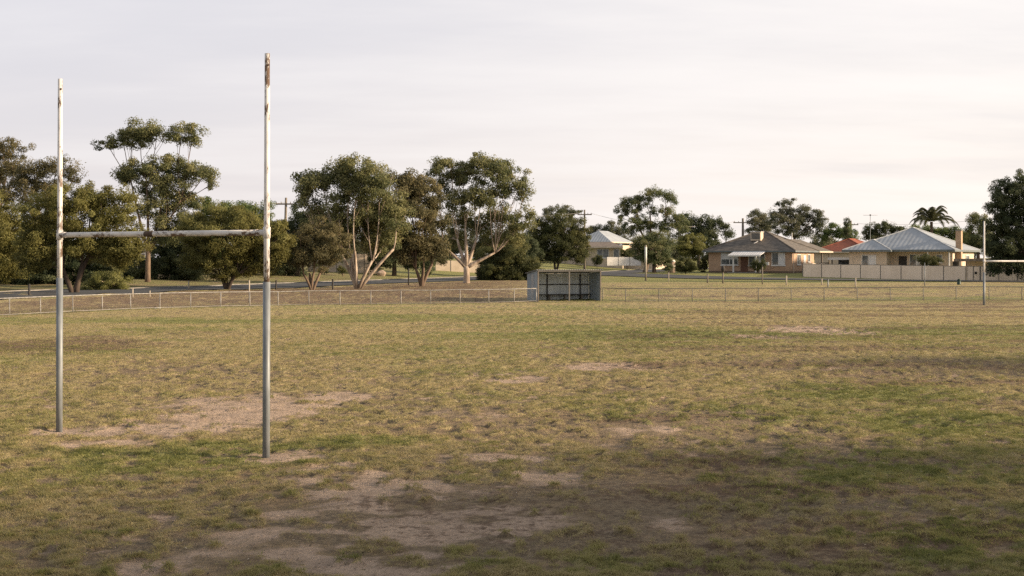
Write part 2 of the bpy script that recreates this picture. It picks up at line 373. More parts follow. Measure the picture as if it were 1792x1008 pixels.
def axis(segs):
    a = [segs[0][0]]
    for x0, x1, s0, s1 in segs:
        x = x0
        n = max(1, int(round((x1-x0)/((s0+s1)/2))))
        w = np.linspace(s0, s1, n); w = w/w.sum()*(x1-x0)
        a += list(x0+np.cumsum(w))
    return np.array(a)
xs = axis([(0, 13, .075, .085), (13, 42, .1, .4), (42, 120, .5, 3), (120, 1500, 4, 160)])
xs = np.concatenate([-xs[:0:-1], xs])
ys = axis([(-60, 8, 6, .5), (8, 26, .07, .1), (26, 62, .1, .28), (62, 90, .28, .35), (90, 150, .5, 1.2), (150, 320, 1.6, 5), (320, 2500, 6, 260)])
def build_ground():
    GX, GY = np.meshgrid(xs, ys); x = GX.ravel(); y = GY.ravel()
    z = terrain(x, y)+bumps(x, y)
    dirt, dark, green, _1, _2, _3, veg, cl = masks(x, y)
    z = z+hummock(x, y, veg, cl)
    n, m = GX.shape
    idx = np.arange(n*m).reshape(n, m)
    fc = np.stack([idx[:-1, :-1], idx[:-1, 1:], idx[1:, 1:], idx[1:, :-1]], -1).reshape(-1, 4)
    me = bpy.data.meshes.new('ground')
    me.vertices.add(n*m); me.vertices.foreach_set('co', np.stack([x, y, z], -1).astype(np.float32).ravel())
    me.loops.add(fc.size); me.loops.foreach_set('vertex_index', fc.astype(np.int32).ravel())
    me.polygons.add(len(fc)); me.polygons.foreach_set('loop_start', np.arange(0, fc.size, 4, dtype=np.int32))
    me.update(calc_edges=True)
    me.polygons.foreach_set('use_smooth', np.ones(len(fc), bool))
    for nme, v in (('dirt', dirt), ('dark', dark), ('green', green), ('veg', veg)):
        a = me.attributes.new(nme, 'FLOAT', 'POINT'); a.data.foreach_set('value', v.astype(np.float32))
    me.materials.append(M['ground'])
    o = bpy.data.objects.new('ground', me); COL.objects.link(o); tag(o, kind='structure')
build_ground()

def grass_mat():
    m, nt, out = new_mat('grass_blades'); t = attr(nt, 'tint')
    r = nt.nodes.new('ShaderNodeValToRGB'); nt.links.new(t, r.inputs[0]); e = r.color_ramp.elements
    e[0].position = 0; e[0].color = (.42, .345, .2, 1); e[1].position = 1; e[1].color = (.14, .155, .052, 1)
    for pos, c in ((.35, (.32, .275, .13, 1)), (.65, (.28, .27, .1, 1))): e.new(pos).color = c
    d = nt.nodes.new('ShaderNodeBsdfDiffuse'); tr = nt.nodes.new('ShaderNodeBsdfTranslucent')
    nt.links.new(r.outputs[0], d.inputs[0]); nt.links.new(r.outputs[0], tr.inputs[0])
    mx = nt.nodes.new('ShaderNodeMixShader'); mx.inputs[0].default_value = .35
    nt.links.new(d.outputs[0], mx.inputs[1]); nt.links.new(tr.outputs[0], mx.inputs[2]); nt.links.new(mx.outputs[0], out.inputs[0])
    return m
def build_grass():
    N = 420000
    q = RNG.random(N)
    a, b = 9.6**-.6, 66**-.6
    y = (a+(b-a)*q)**(-1/.6)
    x = (RNG.random(N)*2-1)*(.47*y+.6)
    dirt, dark, green, n1, n2, n4, veg, cl = masks(x, y)
    p = (.05*(1-dirt)+.95*veg)*(1-.3*dark)
    keep = RNG.random(N) < p
    x, y, green, n4, dirt, veg, cl, n1 = [k[keep] for k in (x, y, green, n4, dirt, veg, cl, n1)]
    B = 7; n = len(x)
    sc = np.clip(y/15, .75, 2.6)
    r = np.repeat(.032*sc, B)
    tx = np.repeat(x, B)+RNG.normal(0, 1, n*B)*r; ty = np.repeat(y, B)+RNG.normal(0, 1, n*B)*r
    h = (.008+.017*RNG.random(n*B))*np.repeat((.45+.75*veg+2.6*np.clip(cl-.5, 0, .3)*veg)*(.7+.6*n4), B)
    az = RNG.random(n*B)*2*np.pi; lean = h*(.5+1.9*RNG.random(n*B))
    w = (.0022+.0022*RNG.random(n*B))*np.repeat(sc, B)
    gz = terrain(x, y)+bumps(x, y)+hummock(x, y, veg, cl)
    base = np.repeat(gz, B)-.006
    ca, sa = np.cos(az), np.sin(az)
    V = np.empty((n*B, 3, 3))
    V[:, 0] = np.stack([tx-sa*w, ty+ca*w, base], -1); V[:, 1] = np.stack([tx+sa*w, ty-ca*w, base], -1)
    V[:, 2] = np.stack([tx+ca*lean, ty+sa*lean, base+h], -1)
    tint = np.clip(np.repeat(.1+green*.95+(n4-.5)*.9+(cl-.5)*1.3*(.4+dirt)+.1+dirt*.3, B)+RNG.normal(0, .14, n*B), 0, 1)
    o = raw_mesh('grass', V.reshape(-1, 3), 3, grass_mat(), None, {'tint': np.repeat(tint, 3)})
    tag(o, 'short patchy dry grass tufts over the near playing field', 'grass', kind='stuff')
    print('grass blades', n*B)
build_grass()
def leaf_litter():
    n = 26000; rng = np.random.default_rng(77)
    q = rng.random(n); y = 9.6+44*q**1.8; x = (rng.random(n)*2-1)*(.47*y+.6)
    keep = fbm(x+91, y+17, 3, .7)+rng.normal(0, .07, n) > .5; x, y = x[keep], y[keep]; n = len(x)
    m = masks(x, y); z = terrain(x, y)+bumps(x, y)+hummock(x, y, m[6], m[7])+.004
    P = np.stack([x, y, z], -1); az = rng.random(n)*6.283
    L = (.007+.016*rng.random(n)**2)*np.clip(y/14, 1, 1.7); A = np.stack([np.cos(az), np.sin(az), rng.normal(0, .2, n)], -1)*L[:, None]
    Bv = np.stack([-np.sin(az), np.cos(az), rng.normal(0, .25, n)], -1)*(L*.35)[:, None]
    V = np.stack([P-A, P+Bv, P+A, P-Bv], 1); V[..., 2] += .004+np.maximum(0, P[:, 2]-V[..., 2].min(1))[:, None]
    o = raw_mesh('leaf_litter', V.reshape(-1, 3), 4, leaf_mat('fallen_leaves', (.035, .026, .02), (.13, .085, .05), (.4, .33, .24), 0.), None, {'tint': np.repeat(rng.random(n)**1.6, 4)})
    tag(o, 'fallen dry leaves and bark scraps scattered over the field', 'leaves', kind='stuff')
leaf_litter()

# ------------------------------------------------------------------ roads
def strip(name, pts, w, mat, dz=.03, step=1.5, kind='structure', label=None):
    P = [Vector((*p, 0)) for p in pts]; L = []
    for a, b in zip(P[:-1], P[1:]):
        n = max(1, int((b-a).length/step))
        L += [a.lerp(b, i/n) for i in range(n)]
    L.append(P[-1])
    mb = MB(); rows = []
    for i, p in enumerate(L):
        d = (L[min(i+1, len(L)-1)]-L[max(i-1, 0)]).normalized(); s = Vector((-d.y, d.x, 0))
        row = []
        for t in np.linspace(-.5, .5, 7):
            q = p+s*(w*t); row.append((q.x, q.y, tz(q.x, q.y)+dz))
        rows.append(row)
    for r0, r1 in zip(rows[:-1], rows[1:]):
        for j in range(6): mb.quad(r0[j], r0[j+1], r1[j+1], r1[j])
    o = mb.build(name, mat); tag(o, kind=kind); return o
yy = np.linspace(40, 330, 30)
strip('road', [(float(road_x(y)), float(y)) for y in yy], 8.6, M['asphalt'], .05)
rb = [(float(road_x(150))+5.2, 150), (12, 143), (20, 135), (32, 126), (46, 116), (70, 104), (110, 95)]
strip('side_road', rb, 7, M['asphalt'], .06)
def kerb_line(name, pts, off, h=.05, w=.28):
    P = [Vector((*p, 0)) for p in pts]; mb = MB(); ring = []
    for i, p in enumerate(P):
        d = (P[min(i+1, len(P)-1)]-P[max(i-1, 0)]).normalized(); s = Vector((-d.y, d.x, 0))
        a = p+s*off; b = p+s*(off+w); z = tz(a.x, a.y)+.06
        ring.append([(a.x, a.y, z-.2), (b.x, b.y, z-.2), (b.x, b.y, z+h), (a.x, a.y, z+h)])
    for r0, r1 in zip(ring[:-1], ring[1:]):
        for j in range(4): mb.quad(r0[j], r0[(j+1) % 4], r1[(j+1) % 4], r1[j])
    o = mb.build(name, M['concrete']); tag(o, kind='structure')
kerb_line('kerb', [(float(road_x(y)), float(y)) for y in np.linspace(40, 330, 150)], 4.35)

# ------------------------------------------------------------------ trees
def bez(p0, p1, p2, n=7):
    return [p0*(1-t)**2+p1*2*t*(1-t)+p2*t*t for t in np.linspace(0, 1, n)]
def leaves(blobs, dens, size, aspect, clump_r, rng, droop=0., gap=0., flat=1.):
    Vs, Ts = [], []
    size = size*.64
    for (c, rx, ry, rz) in blobs:
        area = math.pi*rx*rz
        n_leaf = int(area*dens*3.9/(size*size*aspect*4))
        cr0 = min(clump_r*1.05, .62*min(rx, rz)+.08)
        nc = max(5, int(3.3*area/(math.pi*cr0*cr0)))
        per = max(12, n_leaf//nc)
        d = rng.normal(size=(nc, 3)); d /= np.linalg.norm(d, axis=1)[:, None]
        rr = (.3+.7*rng.random(nc)**.5)
        lump = 1+.22*np.sin(d[:, 0]*5+c[0])*np.cos(d[:, 2]*6+c[2]*2)+.12*rng.normal(size=nc)
        cc = np.array(c)+d*np.array([rx, ry, rz])*(rr*lump)[:, None]*.92
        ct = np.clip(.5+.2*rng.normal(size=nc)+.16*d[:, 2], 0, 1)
        cr = cr0*(.65+.7*rng.random(nc))
        e = rng.normal(size=(nc*per, 3)); e /= np.linalg.norm(e, axis=1)[:, None]
        e *= (.25+.75*rng.random(nc*per)**.6+.28*(rng.random(nc*per) < .12)*rng.random(nc*per))[:, None]
        P = np.repeat(cc, per, 0)+e*np.repeat(cr, per)[:, None]*np.repeat(rng.uniform(.7, 1.35, (nc, 3))*np.array([1.05, 1.05, .75*flat]), per, 0)
        n = len(P)
        ow = (P-np.array(c))/np.array([rx, ry, rz])*.9+(P-np.repeat(cc, per, 0))/np.repeat(cr, per)[:, None]*1.1
        ow /= np.linalg.norm(ow, axis=1)[:, None]+1e-9
        nr = ow+rng.normal(size=(n, 3))*.5
        a = rng.normal(size=(n, 3)); a[:, 2] -= droop
        b = np.cross(nr, a); b /= np.linalg.norm(b, axis=1)[:, None]+1e-9
        a = np.cross(b, nr); a /= np.linalg.norm(a, axis=1)[:, None]+1e-9
        s = size*(.6+.8*rng.random(n))
        A = a*s[:, None]; Bv = b*(s*aspect)[:, None]
        V = np.stack([P-A, P+Bv, P+A, P-Bv], 1)
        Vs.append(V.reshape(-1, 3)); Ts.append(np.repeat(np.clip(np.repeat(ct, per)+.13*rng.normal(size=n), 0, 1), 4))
    return np.concatenate(Vs), np.concatenate(Ts)
NLEAF = 0
def tree(name, label, cat, base, blobs, leaf, bark, forks=None, Y=None, r=.22, group=None, dens=2.3, size=.13, aspect=.42, clump=.5,
         droop=.3, seed=0, thick=.85, twigs=3, stem=None, spread=.5, full=1.16):
    global NLEAF
    rng = np.random.default_rng(seed+int(abs(base[0])*7+13))
    bx, by = base
    if Y is None: Y = hit(bx, by)
    X = (bx-CX)/F*Y; root = Vector((X, Y, tz(X, Y)-.05)); k = Y/F
    t = thing(name, root, label, cat, group=group)
    B3 = []
    for q in blobs:
        p = at(q[0], q[1], Y); rx = q[2]*k*full; rz = q[3]*k*full; ry = (rx*.6+rz*.4)*thick
        dy = q[4] if len(q) > 4 else float(rng.uniform(-.5, .5))*spread*ry*2
        p.y += dy
        B3.append((p-root, rx, ry, rz))
    # wood
    mb = MB(); H = max(b[0].z+b[3] for b in B3)
    if not forks: forks = [(bx, by-.33*H/k)]
    fk = []
    if stem:
        sp = at(stem[0], stem[1], Y)-root
        mb.tube(bez(Vector((0, 0, -.2)), sp*.5+Vector((.06, 0, 0)), sp, 6), [r*1.35, r*1.1, r*1.02, r, r*.97, r*.92], 10)
    for i, fpt in enumerate(forks):
        p = at(fpt[0], fpt[1], Y)-root; p.y += float(rng.uniform(-.4, .4)) if len(forks) > 1 else 0
        rr = r if len(forks) == 1 else r*.72
        s0 = Vector((float(rng.uniform(-1, 1))*r*.5*(len(forks) > 1), 0, -.15)) if not stem else sp+Vector((0, 0, -.1))
        if stem: rr = r*.58
        mid = s0.lerp(p, .5)+Vector((float(rng.uniform(-.12, .12)), float(rng.uniform(-.12, .12)), .1))
        if stem: mid = s0.lerp(p, .5)+Vector((float(rng.uniform(-.05, .08))*(p-s0).length, 0, 0))
        pts = bez(s0, mid, p, 6); e = .5 if stem else .8
        mb.tube(pts, list(np.linspace(rr*1.25, rr*e, 6)), 8); fk.append((p, rr*e))
    for (c, rx, ry, rz) in B3:
        j = min(range(len(fk)), key=lambda i: (Vector((fk[i][0].x, 0, 0))-Vector((c.x, 0, 0))).length+.15*(fk[i][0]-c).length)
        p, rr = fk[j]
        tip = c+Vector((0, 0, rz*.1))
        L = (tip-p).length
        mid = p.lerp(tip, .45)+Vector((float(rng.uniform(-.1, .1))*L+(tip.x-p.x)*.12, float(rng.uniform(-.08, .08))*L, -.06*L if tip.z > p.z else .1*L))
        pts = bez(p+Vector((0, 0, -.05)), mid, tip, 8)
        r0 = min(rr*.62, .03+(.016 if bark == 'bark_white' else .013)*L)
        mb.tube(pts, list(np.linspace(r0, .025, 8)), 6)
        for q in range(twigs):
            s = pts[int(rng.integers(3, 7))]
            d = rng.normal(size=3); d /= np.linalg.norm(d); d[2] = abs(d[2])*.8
            e = c+Vector((d[0]*rx, d[1]*ry, d[2]*rz))*.85
            m2 = s.lerp(e, .5)+Vector((0, 0, -.08*(e-s).length))
            mb.tube(bez(s, m2, e, 5), list(np.linspace(r0*.32+.008, .009, 5)), 5)
    mb.build('trunk', M[bark], t, smooth=True)
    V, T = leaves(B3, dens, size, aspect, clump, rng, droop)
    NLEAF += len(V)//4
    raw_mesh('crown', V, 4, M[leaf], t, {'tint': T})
    return t

GT = 'gum trees round the playing field'
tree('gum_tree', 'tall open bronze gum rising behind the far left corner of the trees', 'tree', (-15, 500),
     [(12, 262, 32, 18), (-20, 255, 30, 22), (0, 290, 28, 16), (28, 298, 22, 11), (-25, 310, 35, 25)], 'gum_brown', 'bark_tan', [(-5, 370)], Y=128, dens=1.9, group=GT, seed=1)
tree('gum_tree', 'low domed bronze gum crown just behind the upper left goal post', 'tree', (75, 500),
     [(60, 298, 34, 18), (100, 294, 36, 16), (38, 318, 26, 16), (130, 305, 18, 12), (85, 320, 40, 14), (20, 335, 30, 20), (60, 345, 45, 22)], 'gum_brown', 'bark_tan', [(72, 390)], Y=122, dens=1.5, group=GT, seed=2)
tree('wattle_tree', 'yellow-green wattle cut off by the left edge of the view', 'tree', (-18, 516),
     [(-10, 365, 45, 32), (8, 400, 38, 34), (18, 440, 40, 28), (-5, 465, 40, 30), (22, 475, 18, 18), (-50, 420, 50, 60), (-40, 350, 40, 30)], 'wattle', 'bark_brown', [(-20, 460), (-5, 455)], Y=84, size=.1, aspect=.4, clump=.42, r=.2, seed=3, dens=2.6)
tree('wattle_tree', 'wide olive wattle with dark forked trunk right behind the left goal post', 'tree', (131, 515),
     [(110, 352, 46, 28), (160, 340, 40, 22), (195, 360, 46, 32), (75, 385, 40, 36), (140, 385, 52, 36), (215, 400, 42, 36), (75, 425, 36, 32), (225, 430, 28, 26), (170, 420, 48, 30), (60, 455, 30, 22), (195, 450, 42, 20), (110, 430, 40, 28)],
     'wattle', 'bark_brown', [(112, 470), (140, 462), (150, 450)], size=.095, aspect=.4, clump=.4, r=.2, seed=4, dens=2.2)
tree('shrub', 'low golden-olive shrub beside the forked trunk of the wide wattle', 'shrub', (188, 516),
     [(185, 492, 36, 20), (205, 500, 22, 14), (165, 503, 20, 11)], 'yellowgreen', 'bark_brown', [(186, 508)], Y=84, size=.075, clump=.28, r=.05, seed=5)
tree('gum_tree', 'tall gum with two flat top tiers standing above all left trees', 'tree', (258, 493),
     [(186, 251, 20, 11), (212, 240, 26, 14), (246, 229, 34, 17), (272, 238, 24, 15), (230, 245, 26, 12), (318, 236, 30, 17), (338, 246, 18, 11),
      (215, 305, 24, 14), (245, 298, 36, 20), (290, 292, 34, 20), (325, 300, 32, 18), (358, 305, 20, 16), (370, 322, 11, 9), (262, 325, 38, 22), (305, 330, 36, 24), (268, 365, 26, 24), (330, 350, 24, 16), (300, 375, 34, 26), (330, 395, 30, 24), (290, 410, 30, 22)],
     'gum', 'bark_tan', [(232, 320), (258, 315), (288, 318), (318, 350)], stem=(259, 440), dens=1.95, r=.2, group=GT, seed=6)
tree('wattle_tree', 'rounded olive wattle filling the space under the crossbar by the right post', 'tree', (397, 508),
     [(390, 388, 48, 26), (355, 405, 38, 26), (345, 438, 34, 28), (430, 392, 36, 26), (400, 425, 46, 36), (450, 420, 40, 40), (482, 420, 24, 36), (378, 465, 42, 20), (435, 465, 42, 20), (480, 450, 20, 18), (400, 480, 30, 9)],
     'wattle', 'bark_brown', [(395, 480), (415, 478), (385, 482)], size=.095, aspect=.4, clump=.42, r=.17, seed=7, dens=2.5)
tree('shade_tree', 'darker green treetop peeping over the rounded olive wattle', 'tree', (420, 490),
     [(425, 368, 42, 16), (395, 375, 28, 14), (455, 378, 24, 18), (362, 362, 18, 16), (360, 390, 26, 26), (430, 400, 50, 26)], 'green', 'bark_brown', Y=125, seed=8)
tree('bushy_tree', 'small brown-olive multi-stemmed tree with its vase of thin trunks', 'tree', (546, 507),
     [(550, 405, 36, 22), (528, 425, 26, 26), (575, 425, 34, 28), (555, 445, 38, 24), (530, 455, 22, 16), (590, 450, 20, 18)], 'gum_brown', 'bark_tan', [(532, 480), (541, 478), (550, 475), (560, 478)], r=.13, size=.09, clump=.4, seed=9, dens=1.9)
tree('shade_tree', 'dense dark tree behind the small multi-stemmed tree', 'tree', (520, 488),
     [(520, 395, 32, 26), (560, 385, 40, 26), (590, 400, 30, 26), (515, 430, 24, 30), (560, 430, 45, 30)], 'black_green', 'bark_brown', Y=128, seed=10)
tree('gum_tree', 'broad pale-trunked gum leaning on several white stems mid left', 'tree', (625, 505),
     [(540, 325, 28, 22), (562, 318, 18, 16), (530, 350, 18, 18), (592, 298, 34, 18), (632, 296, 38, 18), (662, 312, 26, 20), (610, 320, 26, 16), (645, 335, 34, 22), (590, 350, 22, 16), (570, 372, 30, 16),
      (640, 372, 42, 30, 1.2), (660, 402, 40, 28, 2), (620, 402, 34, 26, 2), (690, 380, 26, 30, .8), (580, 400, 26, 20, 1.5), (665, 430, 30, 14, 2.2), (600, 428, 22, 10, 2.2)],
     'gum', 'bark_white', [(614, 448), (622, 440), (598, 448), (652, 456), (688, 436)], r=.155, dens=2.1, full=1.28, group=GT, seed=11)
tree('gum_tree', 'bronze drooping gum standing right of the pale multi-stemmed gum', 'tree', (738, 502),
     [(700, 318, 30, 20), (728, 322, 32, 20), (748, 345, 28, 26), (715, 350, 36, 24), (755, 385, 22, 34), (725, 388, 40, 28), (705, 420, 30, 28), (750, 425, 28, 26), (725, 440, 36, 18), (762, 440, 16, 16)],
     'gum_brown', 'bark_tan', [(728, 470), (742, 468), (756, 462)], r=.17, dens=2.2, full=1.26, group=GT, seed=12)
tree('gum_tree', 'big umbrella-topped gum with thick pale trunk left of the zinc shelter', 'tree', (816, 496),
     [(770, 298, 22, 16), (795, 294, 30, 16), (835, 286, 34, 15), (858, 292, 22, 13), (892, 302, 24, 16), (912, 320, 14, 14), (918, 340, 11, 12), (770, 325, 14, 14), (810, 312, 30, 14), (850, 312, 30, 16), (885, 328, 26, 16),
      (790, 350, 22, 16), (825, 348, 30, 20), (858, 350, 26, 18), (800, 385, 26, 20, 2), (840, 385, 32, 22, 2.2), (880, 378, 24, 16, 1.5), (915, 385, 22, 22), (900, 405, 26, 22, 1), (860, 415, 28, 14, 2.5), (790, 415, 20, 20, 2.5)],
     'gum', 'bark_white', [(778, 432), (800, 418), (814, 400), (834, 415), (866, 442)], stem=(816, 466), r=.27, dens=1.95, full=1.24, group=GT, seed=13)
tree('shrub', 'large dark rounded bush tucked left of the zinc shelter', 'shrub', (885, 498),
     [(872, 455, 36, 34), (905, 462, 32, 32), (930, 475, 18, 20), (855, 478, 20, 20), (890, 480, 48, 18), (895, 435, 30, 18)], 'hedge', 'bark_brown', [(885, 485)], Y=126, full=1.25, size=.1, clump=.42, r=.12, seed=14, dens=2.7)
tree('shade_tree', 'rounded deep green tree rising straight behind the zinc shelter', 'tree', (973, 474),
     [(975, 392, 32, 20), (945, 405, 26, 22), (1000, 405, 26, 22), (970, 420, 44, 24), (1015, 425, 20, 24), (940, 432, 22, 20), (985, 445, 40, 16), (950, 450, 26, 12), (1010, 448, 22, 14)],
     'hedge', 'bark_brown', [(970, 458), (978, 456)], Y=165, size=.13, clump=.55, r=.2, seed=15, dens=2.4)
tree('gum_tree', 'wispy distant gum top showing over the deep green tree', 'tree', (990, 450),
     [(975, 366, 22, 8), (1000, 370, 16, 8), (958, 372, 14, 6), (1005, 385, 14, 8)], 'gum_far', 'bark_tan', [(990, 410)], Y=260, size=.2, clump=.7, group=GT, seed=16, dens=1.7)
for i, (bx, bl, lab) in enumerate([
    (1062, [(1050, 402, 16, 12), (1070, 400, 16, 12), (1088, 410, 16, 14), (1060, 420, 24, 16), (1100, 425, 14, 12), (1036, 412, 10, 10)], 'hazy grey-green trees behind the pale hipped house left of centre'),
    (1222, [(1205, 388, 18, 12), (1230, 388, 22, 11), (1248, 400, 16, 16), (1215, 405, 24, 20), (1235, 420, 26, 22)], 'dark hedge-like trees behind the round clipped tree'),
    (1270, [(1270, 398, 9, 10), (1272, 412, 10, 12)], 'tiny dark tree alone against the sky left of the brick house')]):
    tree('shade_tree', lab, 'tree', (bx, 455), bl, 'gum_far' if i == 0 else 'black_green', 'bark_brown', Y=230 if i == 0 else 195, size=.17, clump=.65, seed=20+i, dens=2.1)
tree('gum_tree', 'tall gum with dark layered umbrella crown right of centre', 'tree', (1128, 472),
     [(1092, 366, 13, 13), (1104, 354, 17, 9), (1120, 356, 14, 9), (1128, 346, 17, 9), (1146, 338, 18, 8), (1165, 342, 16, 8), (1176, 350, 8, 7), (1086, 380, 6, 7), (1112, 368, 10, 6),
      (1148, 369, 12, 7), (1170, 372, 13, 10), (1184, 386, 17, 12), (1122, 384, 20, 8), (1135, 396, 26, 10), (1165, 396, 20, 10), (1110, 402, 12, 10), (1192, 398, 12, 10), (1094, 395, 6, 7)],
     'gum_dark', 'bark_tan', [(1112, 390), (1138, 375), (1164, 390)], stem=(1138, 436), Y=180, size=.15, clump=.55, r=.3, group=GT, seed=24, dens=2.0)
tree('bushy_tree', 'drooping olive-grey tree behind the white-topped street post', 'tree', (1145, 470),
     [(1145, 420, 26, 16), (1122, 425, 16, 16), (1165, 425, 18, 16), (1148, 442, 30, 16), (1130, 445, 18, 12), (1155, 455, 24, 10)], 'gum_dark', 'bark_brown', [(1145, 462)], Y=150, size=.11, clump=.45, seed=25, dens=2.2)
tree('shade_tree', 'clipped round yellow-green tree left of the tan brick house', 'tree', (1208, 470),
     [(1208, 426, 20, 18), (1196, 430, 12, 18), (1220, 430, 12, 16), (1208, 440, 20, 12)], 'yellowgreen', 'bark_brown', [(1208, 456)], Y=158, size=.1, clump=.4, seed=26, dens=2.8)
tree('shrub', 'dense dark green ball shrub under the clipped round tree', 'shrub', (1200, 479), [(1200, 463, 16, 13), (1192, 468, 9, 9), (1210, 468, 9, 9)], 'hedge', 'bark_brown', [(1200, 474)], Y=146, size=.08, clump=.3, r=.06, seed=27, dens=2.8)
tree('shrub', 'small dark bush on a short trunk beside the pale round-topped post', 'shrub', (1170, 480), [(1170, 468, 7, 7), (1166, 471, 5, 5)], 'gum_dark', 'bark_brown', [(1170, 475)], Y=132, size=.07, clump=.2, r=.04, seed=28)
tree('shrub', 'tall dark shrub against the left end of the brick house', 'shrub', (1232, 478), [(1234, 455, 9, 12), (1230, 467, 9, 10)], 'hedge', 'bark_brown', [(1233, 472)], Y=156, size=.09, clump=.3, r=.05, seed=29)
tree('gum_tree', 'rounded far gum behind the brick house chimney cooler', 'tree', (1330, 440), [(1328, 378, 15, 10), (1320, 388, 12, 10), (1340, 388, 12, 10), (1332, 402, 22, 10)], 'gum_far', 'bark_tan', [(1330, 412)], Y=215, size=.17, clump=.6, group=GT, seed=30)
tree('gum_tree', 'spreading gum with thin flat top layer above the brick house roof', 'tree', (1392, 440),
     [(1366, 357, 12, 4), (1382, 353, 14, 5), (1360, 376, 14, 9), (1380, 372, 20, 11), (1400, 382, 22, 16), (1370, 392, 26, 14), (1412, 370, 14, 10), (1430, 376, 13, 11), (1438, 390, 9, 12), (1425, 398, 12, 10), (1395, 404, 34, 14)],
     'gum_far', 'bark_tan', [(1390, 415)], Y=200, size=.16, clump=.55, group=GT, seed=31, dens=1.9)
tree('shade_tree', 'dark green tree behind the red tiled roof', 'tree', (1462, 440), [(1455, 402, 18, 11), (1440, 412, 12, 10), (1478, 408, 16, 12), (1492, 412, 10, 9)], 'green', 'bark_brown', [(1462, 424)], Y=205, size=.16, clump=.55, seed=32)
tree('cypress', 'narrow pointed cypress tip beside the far right power pole', 'tree', (1482, 440), [(1482, 390, 4, 9), (1482, 404, 6, 12), (1482, 420, 7, 12)], 'black_green', 'bark_brown', [(1482, 430)], Y=200, size=.12, clump=.3, seed=33, twigs=1)
tree('shade_tree', 'dark spreading tree behind the left hip of the blue metal roof', 'tree', (1540, 445), [(1530, 400, 16, 9), (1548, 396, 18, 8), (1568, 402, 16, 8), (1525, 412, 14, 12), (1555, 414, 24, 12)], 'black_green', 'bark_brown', [(1545, 425)], Y=190, size=.16, clump=.55, seed=34)
tree('shade_tree', 'mixed dark trees behind the palm and the blue roof', 'tree', (1655, 445), [(1615, 402, 18, 10), (1640, 408, 20, 12), (1665, 404, 18, 9), (1680, 414, 16, 14), (1650, 424, 30, 14), (1692, 428, 12, 14)], 'green', 'bark_brown', [(1655, 432)], Y=195, size=.16, clump=.55, seed=35)
tree('gum_tree', 'dusky gum crown between the palm and the big right-hand tree', 'tree', (1712, 450), [(1710, 382, 14, 9), (1700, 394, 10, 10), (1722, 394, 12, 12), (1712, 408, 18, 14), (1705, 425, 18, 14), (1728, 425, 14, 18)], 'gum_dark', 'bark_brown', [(1712, 435)], Y=172, size=.15, clump=.55, group=GT, seed=36)
tree('fig_tree', 'huge dark spreading tree cut off by the right edge', 'tree', (1808, 492),
     [(1795, 322, 38, 18), (1765, 335, 28, 18), (1745, 352, 20, 14), (1736, 365, 12, 10), (1775, 360, 36, 22), (1745, 392, 20, 18), (1780, 395, 44, 28), (1750, 425, 24, 24), (1790, 430, 48, 32), (1755, 455, 22, 20), (1785, 462, 38, 20), (1738, 470, 12, 12), (1830, 360, 50, 45), (1840, 430, 50, 40)],
     'black_green', 'bark_brown', [(1800, 460), (1815, 455)], Y=118, size=.13, clump=.5, r=.4, seed=37, dens=2.6)
# dark thicket behind the left-hand trees
for i, (bx, by, bl, lf, lab, YY) in enumerate([
    (60, 500, [(40, 430, 45, 40), (85, 440, 40, 40), (60, 482, 70, 22), (150, 470, 40, 30), (190, 450, 40, 36), (10, 470, 40, 35), (110, 470, 24, 30), (100, 410, 40, 30)], 'black_green', 'black-green thicket behind the left goal post foot', 98),
    (305, 490, [(250, 472, 36, 20), (310, 480, 46, 12), (295, 430, 34, 30), (330, 450, 34, 34), (290, 465, 34, 26), (335, 475, 26, 16)], 'black_green', 'dark evergreen behind the trunk of the two-tiered tall gum', 113),
    (460, 490, [(500, 478, 34, 12), (440, 478, 44, 12), (470, 450, 30, 30), (430, 465, 34, 22), (500, 455, 22, 28), (460, 420, 40, 30)], 'black_green', 'dark evergreen behind the right goal post under the wattle', 128),
    (690, 476, [(670, 448, 26, 24), (705, 450, 32, 24), (740, 455, 26, 20), (690, 425, 40, 24), (655, 425, 22, 30)], 'black_green', 'dark thicket between the two pale boundary walls', 140),
    (880, 476, [(850, 440, 26, 26), (880, 430, 34, 30), (915, 445, 30, 26), (790, 420, 30, 26), (760, 445, 20, 18)], 'black_green', 'dark thicket behind the umbrella-topped gum', 150),
    (395, 480, [(375, 440, 30, 26), (350, 425, 26, 22), (410, 455, 26, 22)], 'green', 'dark green tree deep behind the rounded olive wattle', 132)]):
    tree('evergreen_tree', lab, 'tree', (bx, by), bl, lf, 'bark_brown', Y=YY, size=.13, clump=.5, seed=50+i, dens=2.6)
# small hedge shrubs along the left boundary walls
for i, (bx, by, rx, ry, lab) in enumerate([(600, 477, 9, 5, 'low clipped shrub left of the pale trunks along the cream wall'), (567, 479, 8, 6, 'low dark shrub at the foot of the cream wall behind the thin stems'),
                                           (852, 477, 10, 5, 'low green hedge clump at the end of the short cream wall'), (1098, 444+8, 14, 9, 'rounded green shrub above the white fence of the pale hipped house'), (1045, 463, 10, 8, 'dark round shrub against the cream wall of the pale hipped house'),
                                           (1328, 474, 14, 10, 'dark bushy shrub growing in front of the brick house porch'), (1627, 464, 24, 9, 'leafy green shrub showing over the cream fence before the blue-roofed porch'),
                                           (245, 486, 26, 9, 'dark low shrub beside the tall gum trunk')]):
    YY = {3: 208, 4: 205, 5: 146, 6: 136, 7: 112}.get(i, 134)
    tree('shrub', lab, 'shrub', (bx, by), [(bx-rx*.3, by-ry, rx*.65, ry), (bx+rx*.35, by-ry*.9, rx*.6, ry*.9)], 'hedge' if i != 1 else 'gum_dark', 'bark_brown', [(bx, by-ry*.6)], Y=YY, size=.08, clump=.28, r=.04, seed=70+i, twigs=1, dens=2.8)

